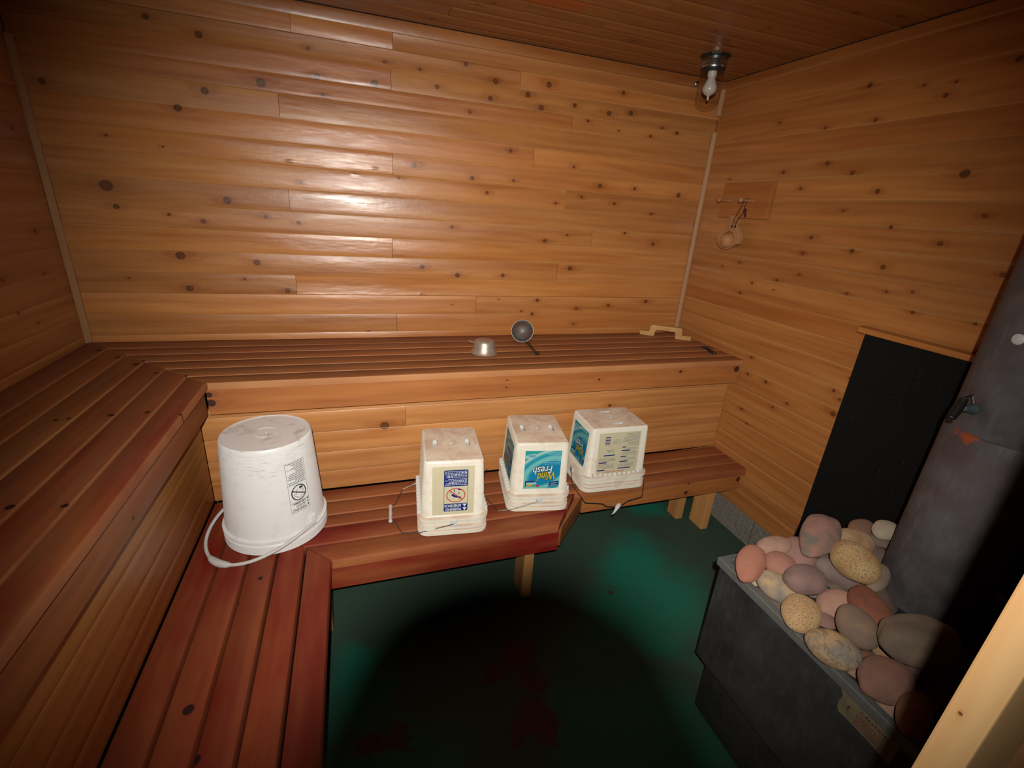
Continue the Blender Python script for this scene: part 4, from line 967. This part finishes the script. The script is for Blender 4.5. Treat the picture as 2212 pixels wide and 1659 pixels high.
mb = MB(); mb.lathe([(0.0135, 0.070), (0.0145, 0.076), (0.020, 0.088), (0.026, 0.102), (0.0275, 0.111), (0.025, 0.121), (0.016, 0.130), (0.007, 0.134), (0.0035, 0.138), (0.0045, 0.143), (0.0035, 0.149), (0.0, 0.151)], 28); mb.build('bulb', M_BULB, t, F, smooth=60)
mb = MB(); pr = [(0.0435, 0.052), (0.0455, 0.10)] + [(0.0455, 0.14)] + [(0.0455*math.cos(a), 0.148 + 0.030*math.sin(a)) for a in (0.3, 0.6, 0.9, 1.2, 1.45)] + [(0.0, 0.178)]
mb.lathe(pr, 40); mb.build('glass_jar', M_GLASS, t, F, smooth=60)
mb = MB(); M = Matrix.Translation((2.443, 0.0, 1.957)) @ Matrix.Rotation(PI/2, 4, 'X'); mb.lathe([(0.003, -0.002), (0.003, 0.008), (0.010, 0.009), (0.011, 0.014), (0.007, 0.017), (0.0, 0.018)], 14, M)
mb.build('wall_screw', M_CHROME, label='small round metal screw head on the back wall beside the lamp', cat='screw')

# ------------------------------------------------------------------ black heat shield of blocks
HX = 2.556
t = thing('heat_shield', 'black painted block panel behind the stove with a pale wooden cap', 'heat shield', (2.578, -1.45, 0.001))
for r in range(6):
    z0 = 0.001 + r*0.1785
    cuts = [-0.998, -1.18, -1.585, -1.925] if r % 2 else [-0.998, -1.385, -1.79, -1.925]
    for a, b in zip(cuts[:-1], cuts[1:]):
        mb = MB(); mb.box((HX, b+0.0004, z0), (W-0.005, a-0.0004, z0+0.178)); mb.build('block', M_BLACKBLOCK, t, bevel=0.0012, normals=True, smooth=0)
mb = MB(); mb.prism([(-0.975, HX-0.009), (-1.925, HX-0.009), (-1.925, W-0.005), (-0.962, W-0.005), (-0.955, W-0.02)], lambda y, x: Vector((x, y, 1.0735)), lambda y, x: Vector((x, y, 1.0915)))
o = mb.build('cap_board', M_PINE, t, axis='y', bevel=0.002, normals=True, smooth=0); o['tint'] = [1.0, 0.95, 0.86]

# ------------------------------------------------------------------ stove
SX0, SX1, SY0, SY1, SZ = 1.837, 2.47, -1.298, -1.905, 0.55
t = thing('sauna_stove', 'black steel sauna stove with a stone tray on top', 'stove', (2.15, -1.6, 0.0005))
g = 0.006
mb = MB(); mb.box((SX0+g, SY1+g, 0.205), (SX1-g, SY0-g, 0.526)); mb.build('body', M_STOVE, t, bevel=0.004, normals=True, smooth=0)
mb = MB(); mb.box((SX0+0.03, SY1+0.03, 0.012), (SX1-0.03, SY0-0.03, 0.206)); mb.build('firebox_base', M_STOVE, t, bevel=0.004, normals=True, smooth=0)
for x in (SX0+0.06, SX1-0.06):
    for y in (SY0-0.06, SY1+0.06):
        mb = MB(); mb.box((x-0.02, y-0.02, 0.0005), (x+0.02, y+0.02, 0.014)); mb.build('foot', M_STOVE, t, smooth=0)
# open tray: flange, inner walls, floor
mb = MB()
ro = lambda z, i: [Vector((SX0+i, SY1+i, z)), Vector((SX1-i, SY1+i, z)), Vector((SX1-i, SY0-i, z)), Vector((SX0+i, SY0-i, z))]
mb.loft([ro(0.527, 0.0), ro(SZ-0.003, -0.001), ro(SZ, 0.001), ro(SZ, 0.016), ro(SZ-0.003, 0.018), ro(0.503, 0.018)], False, True)
tr = mb.build('stone_tray', M_TRAY, t, smooth=0, normals=False)
sf = lambda off: (lambda u, v: Vector((SX0 + g - off, -1.660 - u, 0.5245 - v)))
f1_, f2_ = sf(0.0006), sf(0.0011)
mb = MB(); mb.flat([(-0.006, 0.002), (0.108, 0.0), (0.106, 0.054), (0.03, 0.053), (0.004, 0.0545), (0.0, 0.045), (-0.001, 0.03), (0.002, 0.015)], f1_)
st = mb.build('caution_sticker', M_STICKER, t, smooth=0, label='scuffed cream caution sticker with maroon print')
mb = MB()
def stx(s, u, v, wd, ht, b=0.0):
    vs_, fs_, tw, th = text_geo(s, b); mb.add([f2_(u + x*wd/tw, v - y*ht/th) for x, y in vs_], fs_)
stx('CAUTION', 0.065, 0.012, 0.055, 0.0075, 0.02)
lines(mb, 0.034, 0.020, 0.100, 0.049, 8, f2_, 0.4, words=0.005)
mb.flat([(0.014, 0.028), (0.022, 0.028), (0.018, 0.020)], f2_); mb.flat([(0.015, 0.034), (0.020, 0.036), (0.016, 0.029)], f2_)
mb.build('lettering', M_INKMAROON, st, smooth=0, kind='stuff')
# bed under the stones
STONE_GEO = {31:(2.0268,-1.4493,0.521,0.0417,0.0186,0.0167,164.1),15:(2.1154,-1.4496,0.518,0.0352,0.014,0.0126,155.3),29:(1.9582,-1.5201,0.524,0.0262,0.0192,0.0173,157.1),32:(1.9012,-1.3729,0.521,0.0271,0.0173,0.0141,-159.7),27:(1.895,-1.7184,0.53,0.0359,0.0281,0.0232,175.3),28:(1.9116,-1.6368,0.524,0.0259,0.0222,0.0191,159.4),33:(2.0002,-1.68,0.524,0.0384,0.0213,0.0176,-178),5:(2.0433,-1.3584,0.568,0.0681,0.037,0.0296,-145.2),3:(1.9679,-1.3401,0.594,0.0504,0.0253,0.0227,-179.4),2:(1.8598,-1.3725,0.59,0.0735,0.0289,0.0232,-144.4),4:(1.9371,-1.3947,0.584,0.0387,0.0344,0.0279,-166.1),30:(2.1513,-1.487,0.584,0.0598,0.0227,0.0182,-153.6),14:(2.3732,-1.3756,0.53,0.0587,0.0302,0.0242,-153.1),13:(2.3451,-1.3744,0.574,0.0414,0.028,0.0244,178),12:(2.3153,-1.3848,0.618,0.0411,0.0261,0.0213,-166.1),11:(2.3267,-1.324,0.574,0.048,0.0263,0.022,-167.9),10:(2.2455,-1.359,0.571,0.0508,0.036,0.0324,170),23:(1.9612,-1.6189,0.521,0.0245,0.0173,0.0146,176.4),7:(1.8842,-1.4358,0.568,0.0431,0.0309,0.0278,102.9),17:(2.0231,-1.4975,0.537,0.0515,0.0334,0.0287,-179.3),21:(2.0293,-1.6216,0.536,0.0417,0.0348,0.0294,55.8),20:(1.8418,-1.6138,0.584,0.0457,0.0334,0.0301,134.2),8:(2.1025,-1.4322,0.557,0.0525,0.0299,0.0269,111.2),18:(1.8604,-1.5236,0.58,0.0523,0.0348,0.0278,-151.1),6:(1.9291,-1.4654,0.608,0.0473,0.0325,0.0288,177),16:(2.037,-1.5507,0.579,0.0593,0.0348,0.0308,53.5),25:(2.0135,-1.6902,0.562,0.0392,0.0255,0.0228,164.4),24:(1.8887,-1.6927,0.576,0.055,0.0372,0.0301,-170.1),26:(1.8634,-1.7561,0.584,0.0545,0.0225,0.018,-158.6),1:(2.0982,-1.3587,0.622,0.1014,0.0401,0.0321,-151.3),9:(2.096,-1.458,0.62,0.0563,0.0434,0.0385,67.6),19:(1.9546,-1.5838,0.58,0.05,0.0352,0.0301,53.3),22:(1.9996,-1.6655,0.62,0.0749,0.0429,0.0386,166)}
mb = MB(); NX, NY = 26, 26; vs_ = []; fs_ = []
for j in range(NY+1):
    for i in range(NX+1):
        x = SX0+0.02 + (SX1-SX0-0.04)*i/NX; y = SY1+0.02 + (SY0-SY1-0.04)*j/NY
        sw = sz = 0.0; zlim = 9
        for (cx, cy, cz, a, b, c, an) in STONE_GEO.values():
            d2 = (x-cx)**2 + (y-cy)**2
            k = math.exp(-d2/(2*0.035**2)); sw += k; sz += k*(cz - c*0.75)
        z = 0.506 + max(0.0, (sz/sw if sw > 1e-4 else 0.5) - 0.510)*min(1.0, sw*1.4)
        for (cx, cy, cz, a, b, c, an) in STONE_GEO.values():
            ca, sa = math.cos(math.radians(an)), math.sin(math.radians(an)); dx, dy = x-cx, y-cy
            uu = ((dx*ca + dy*sa)/a)**2 + ((-dx*sa + dy*ca)/b)**2
            if uu < 1.0: z = min(z, cz - c*math.sqrt(1-uu) + 0.001)
        edge = min(i, NX-i, j, NY-j)
        z = min(z, 0.540 + 0.02*edge); z = max(z, 0.5035)
        vs_.append((x, y, z))
for j in range(NY):
    for i in range(NX): q = j*(NX+1)+i; fs_.append((q, q+1, q+NX+2, q+NX+1))
mb.add(vs_, fs_)
mb.build('stone_bed', M_ASH, t, smooth=60, kind='stuff')
# flue pipe
PX, PY, PR = 2.29, -1.534, 0.100
fp = thing('flue_pipe', 'tall dark steel flue pipe rising from the stove to the ceiling', 'stove pipe', (PX, PY, 0.507))
M_PIPE = mat_stove('mottled_flue_steel', srgb(72, 67, 69), srgb(112, 106, 108), srgb(88, 62, 62), 0.6, pts=())
M_PIPE2 = mat_stove('mottled_flue_steel_rusty', srgb(72, 67, 69), srgb(112, 106, 108), srgb(88, 62, 62), 0.6, pts=((-0.094,0.044,0.492,0.012),(-0.103,0.016,0.488,0.016),(-0.104,0.002,0.490,0.012),(-0.104,0.008,0.534,0.010),(-0.103,0.011,0.475,0.012),))
ZS = 0.9948
F = Matrix.Translation((PX, PY, 0))
mb = MB(); mb.lathe([(PR+0.004, 0.5072), (PR+0.004, ZS-0.004), (PR+0.002, ZS), (PR-0.001, ZS+0.001)], 64); mb.build('lower_section', M_PIPE2, fp, F, smooth=50)
mb = MB(); mb.lathe([(PR-0.001, ZS-0.02), (PR-0.001, HC-0.0005)], 64); mb.build('upper_section', M_PIPE, fp, F, smooth=50)

h0 = Vector((2.1894, -1.5075, 1.0508)); hn = Vector((-0.9670, 0.2549, 0))
q4 = Vector((0, 0, 1)).rotation_difference(hn).to_matrix().to_4x4()
mb = MB(); mb.lathe([(0.012, 0.0), (0.013, 0.004), (0.010, 0.010), (0.007, 0.026), (0.0, 0.030)], 16, Matrix.Translation(h0 - hn*0.001) @ q4); dmp = mb.build('damper_bracket', M_GALVBLUE, fp)
s0 = Vector((2.1367, -1.5010, 1.0270)); s1 = Vector((2.1679, -1.4950, 1.0695))
d = (s1-s0); L = d.length; d.normalize(); e1 = d.cross(Vector((0, 0, 1))).normalized(); e2 = d.cross(e1)
mb = MB(); pth = []
for k in range(11*12+1):
    a = 2*PI*k/12; rr = 0.0085*(0.75 + 0.25*math.sin(PI*k/132)); pth.append(s0 + d*(L*k/132) + e1*(rr*math.cos(a)) + e2*(rr*math.sin(a)))
mb.tube(pth, 0.0018, 6); mb.build('spring_handle', M_DARKMETAL, dmp)
mb = MB(); mb.tube([s0 - d*0.004, s1 + d*0.004, s1 + d*0.010 - hn*0.012, h0 + hn*0.006 + Vector((0, 0, 0.012))], 0.003, 6); mb.build('damper_rod', M_DARKMETAL, dmp)
q4 = Vector((0, 0, 1)).rotation_difference(Vector((-0.9966, 0.0818, 0))).to_matrix().to_4x4()
mb = MB(); mb.lathe([(0.011, 0.0), (0.011, 0.002), (0.008, 0.004), (0.0, 0.0045)], 16, Matrix.Translation((2.1903, -1.5258, 1.2093)) @ q4); mb.build('plug', M_WHITE, fp, label='small white round plug')


# ------------------------------------------------------------------ stones, each its own thing
SL = {
1: ('big dusky pink stone with a grey-green stain, topmost at the back of the pile', (168,118,104), (112,104,94), 0, 0),
2: ('orange-red stone at the far left corner of the stove tray', (182,116,92), (164,96,76), 0, 0),
3: ('pinkish beige stone at the back left edge of the tray', (180,140,118), (160,118,102), 0, 0),
4: ('smooth salmon stone just right of the corner orange one', (176,118,98), (164,108,90), 0, 0),
5: ('mauve pink stone half under the big stained one', (172,126,116), (150,106,98), 0, 0),
6: ('mauve-grey oval stone lying high in front of the salmon one', (146,112,106), (120,92,86), 0, 0),
7: ('two-tone beige and grey stone with a round bump at the left edge', (204,172,126), (132,124,116), 0.15, 0),
8: ('long grey-mauve stone with a small ring mark', (152,130,120), (134,110,104), 0.1, 0),
9: ('yellow granite stone with black speckles beside the flue', (206,174,116), (190,142,88), 0.95, 0),
10: ('orange and white speckled stone behind the yellow granite one', (198,162,126), (182,128,80), 0.6, 0),
11: ('orange-brown stone at the back of the pile', (158,108,70), (130,100,82), 0, 0),
12: ('pale off-white stone at the back against the flue', (206,190,164), (190,172,148), 0, 0),
13: ('mauve stone with a pale ring beside the flue at the back', (150,116,108), (128,112,98), 0, 0.2),
14: ('dull red stone low against the back of the flue', (146,98,82), (128,84,72), 0, 0),
15: ('thin dark grey-brown stone under the long ring-marked one', (108,94,84), (96,84,76), 0, 0),
16: ('smooth rust-red egg-shaped stone at the foot of the flue', (160,86,56), (128,70,48), 0, 0),
17: ('peach pink stone between the rust-red and tan speckled ones', (206,160,132), (196,140,122), 0, 0),
18: ('round tan stone with fine brown speckles at the tray edge', (210,170,118), (196,150,100), 0.8, 0),
19: ('brown-grey oval stone lying slanted in the middle', (154,124,98), (132,108,92), 0.1, 0),
20: ('marbled tan stone with a blue-grey patch at the tray edge', (200,158,104), (140,130,116), 0.3, 0.7),
21: ('tan granular stone wedged under the big grey-brown one', (206,166,116), (190,140,98), 0.7, 0),
22: ('biggest grey-brown angular stone in front of the flue', (130,110,90), (114,96,80), 0.05, 0),
23: ('small rust-brown stone tucked beside the marbled one', (150,96,62), (134,84,56), 0, 0),
24: ('large reddish-brown stone near the front of the tray', (150,104,86), (130,90,76), 0, 0),
25: ('purple-brown stone half in shadow under the biggest one', (120,92,86), (104,80,76), 0, 0),
26: ('dark orange-brown stone nearest the door post', (140,96,54), (112,78,48), 0, 0),
27: ('pale pink flat stone at the near end by the tray edge', (190,152,132), (178,136,118), 0.1, 0),
28: ('pink-beige stone low between the marbled and reddish-brown ones', (178,140,112), (166,124,102), 0, 0),
29: ('small dusky pink stone low beside the round tan one', (170,124,112), (156,112,102), 0, 0),
30: ('beige-grey stone squeezed between the granite one and the flue', (166,144,122), (150,130,112), 0, 0),
31: ('flat grey stone low under the mauve-grey oval', (140,132,122), (126,118,110), 0, 0),
32: ('little beige stone at the left tray edge', (196,172,136), (180,152,120), 0, 0),
33: ('brownish pink stone low between the front ones and the flue', (150,116,104), (134,102,92), 0, 0),
}
ico = bmesh.new(); bmesh.ops.create_icosphere(ico, subdivisions=4, radius=1.0)
IV = [v.co.copy() for v in ico.verts]; IF = [tuple(v.index for v in f.verts) for f in ico.faces]; ico.free()
SHARP = {22: 0.22, 1: 0.14, 24: 0.14, 6: 0.10, 13: 0.12}
for k, (cx, cy, cz, a, b, c, an) in STONE_GEO.items():
    lab, c1, c2, sp, ve = SL[k]
    amp = SHARP.get(k, 0.07); vs_ = []
    for p in IV:
        n1 = noise.noise(p*1.1 + Vector((k*7.3, 0, 0))); n2 = noise.noise(p*2.6 + Vector((0, k*5.1, 0)))
        s = 1 + amp*n1 + amp*0.25*n2
        e = 1.0 - 0.08*abs(p.x)**2
        vs_.append((p.x*a*s*1.10, p.y*b*s*1.13*(1.0 - 0.10*p.x), p.z*c*s*1.05))
    me = bpy.data.meshes.new('river_stone'); me.from_pydata(vs_, [], IF); me.shade_smooth(); me.update()
    M = Matrix.Translation((cx, cy, cz)) @ Matrix.Rotation(math.radians(an), 4, 'Z')
    o = put('river_stone', me, M_STONE, None, M, label=lab, cat='stone', group='stones piled on the stove')
    o['c1'] = list(srgb(*c1))[:3]; o['c2'] = list(srgb(*c2))[:3]; o['speck'] = float(sp); o['vein'] = float(ve)

# ------------------------------------------------------------------ litter on the floor
mb = MB(); mb.tube([(1.835, -0.815, 0.003), (1.855, -0.832, 0.004), (1.868, -0.850, 0.003)], [0.0012, 0.0016, 0.0010], 6); mb.tube([(1.80, -0.812, 0.002), (1.835, -0.815, 0.003)], 0.0007, 5)
mb.build('twig', M_BARK, label='tiny dry twig on the green floor', cat='twig')
mb = MB(); mb.prism([(1.828, -0.868), (1.842, -0.874), (1.856, -0.866), (1.846, -0.858), (1.852, -0.852), (1.838, -0.856)], lambda x, y: Vector((x, y, 0.0006)), lambda x, y: Vector((x, y, 0.004)))
mb.build('bark_scrap', M_BARK, label='tiny pinkish scrap of bark beside the twig on the floor', cat='scrap', normals=True)

# ------------------------------------------------------------------ the camera with its flash that lights the room
t = thing('photo_camera', 'black camera with wide lens and flash in the doorway', 'camera', CAM)
F = cam.matrix_world
mb = MB(); mb.lathe([(0.0326, 0.0015), (0.0326, 0.070), (0.031, 0.072)], 40); mb.build('lens_barrel', M_LENS, t, F)
mb = MB(); mb.box((-0.060, -0.045, 0.072), (0.060, 0.030, 0.112)); mb.build('body', M_LENS, t, F, bevel=0.006, normals=True)
mb = MB(); mb.box((-0.02, FLASH_UP-0.012, FLASH_BACK+0.011), (0.02, FLASH_UP+0.012, FLASH_BACK+0.04)); mb.box((-0.012, 0.029, FLASH_BACK+0.014), (0.012, FLASH_UP, FLASH_BACK+0.036)); mb.build('flash_head', M_LENS, t, F)
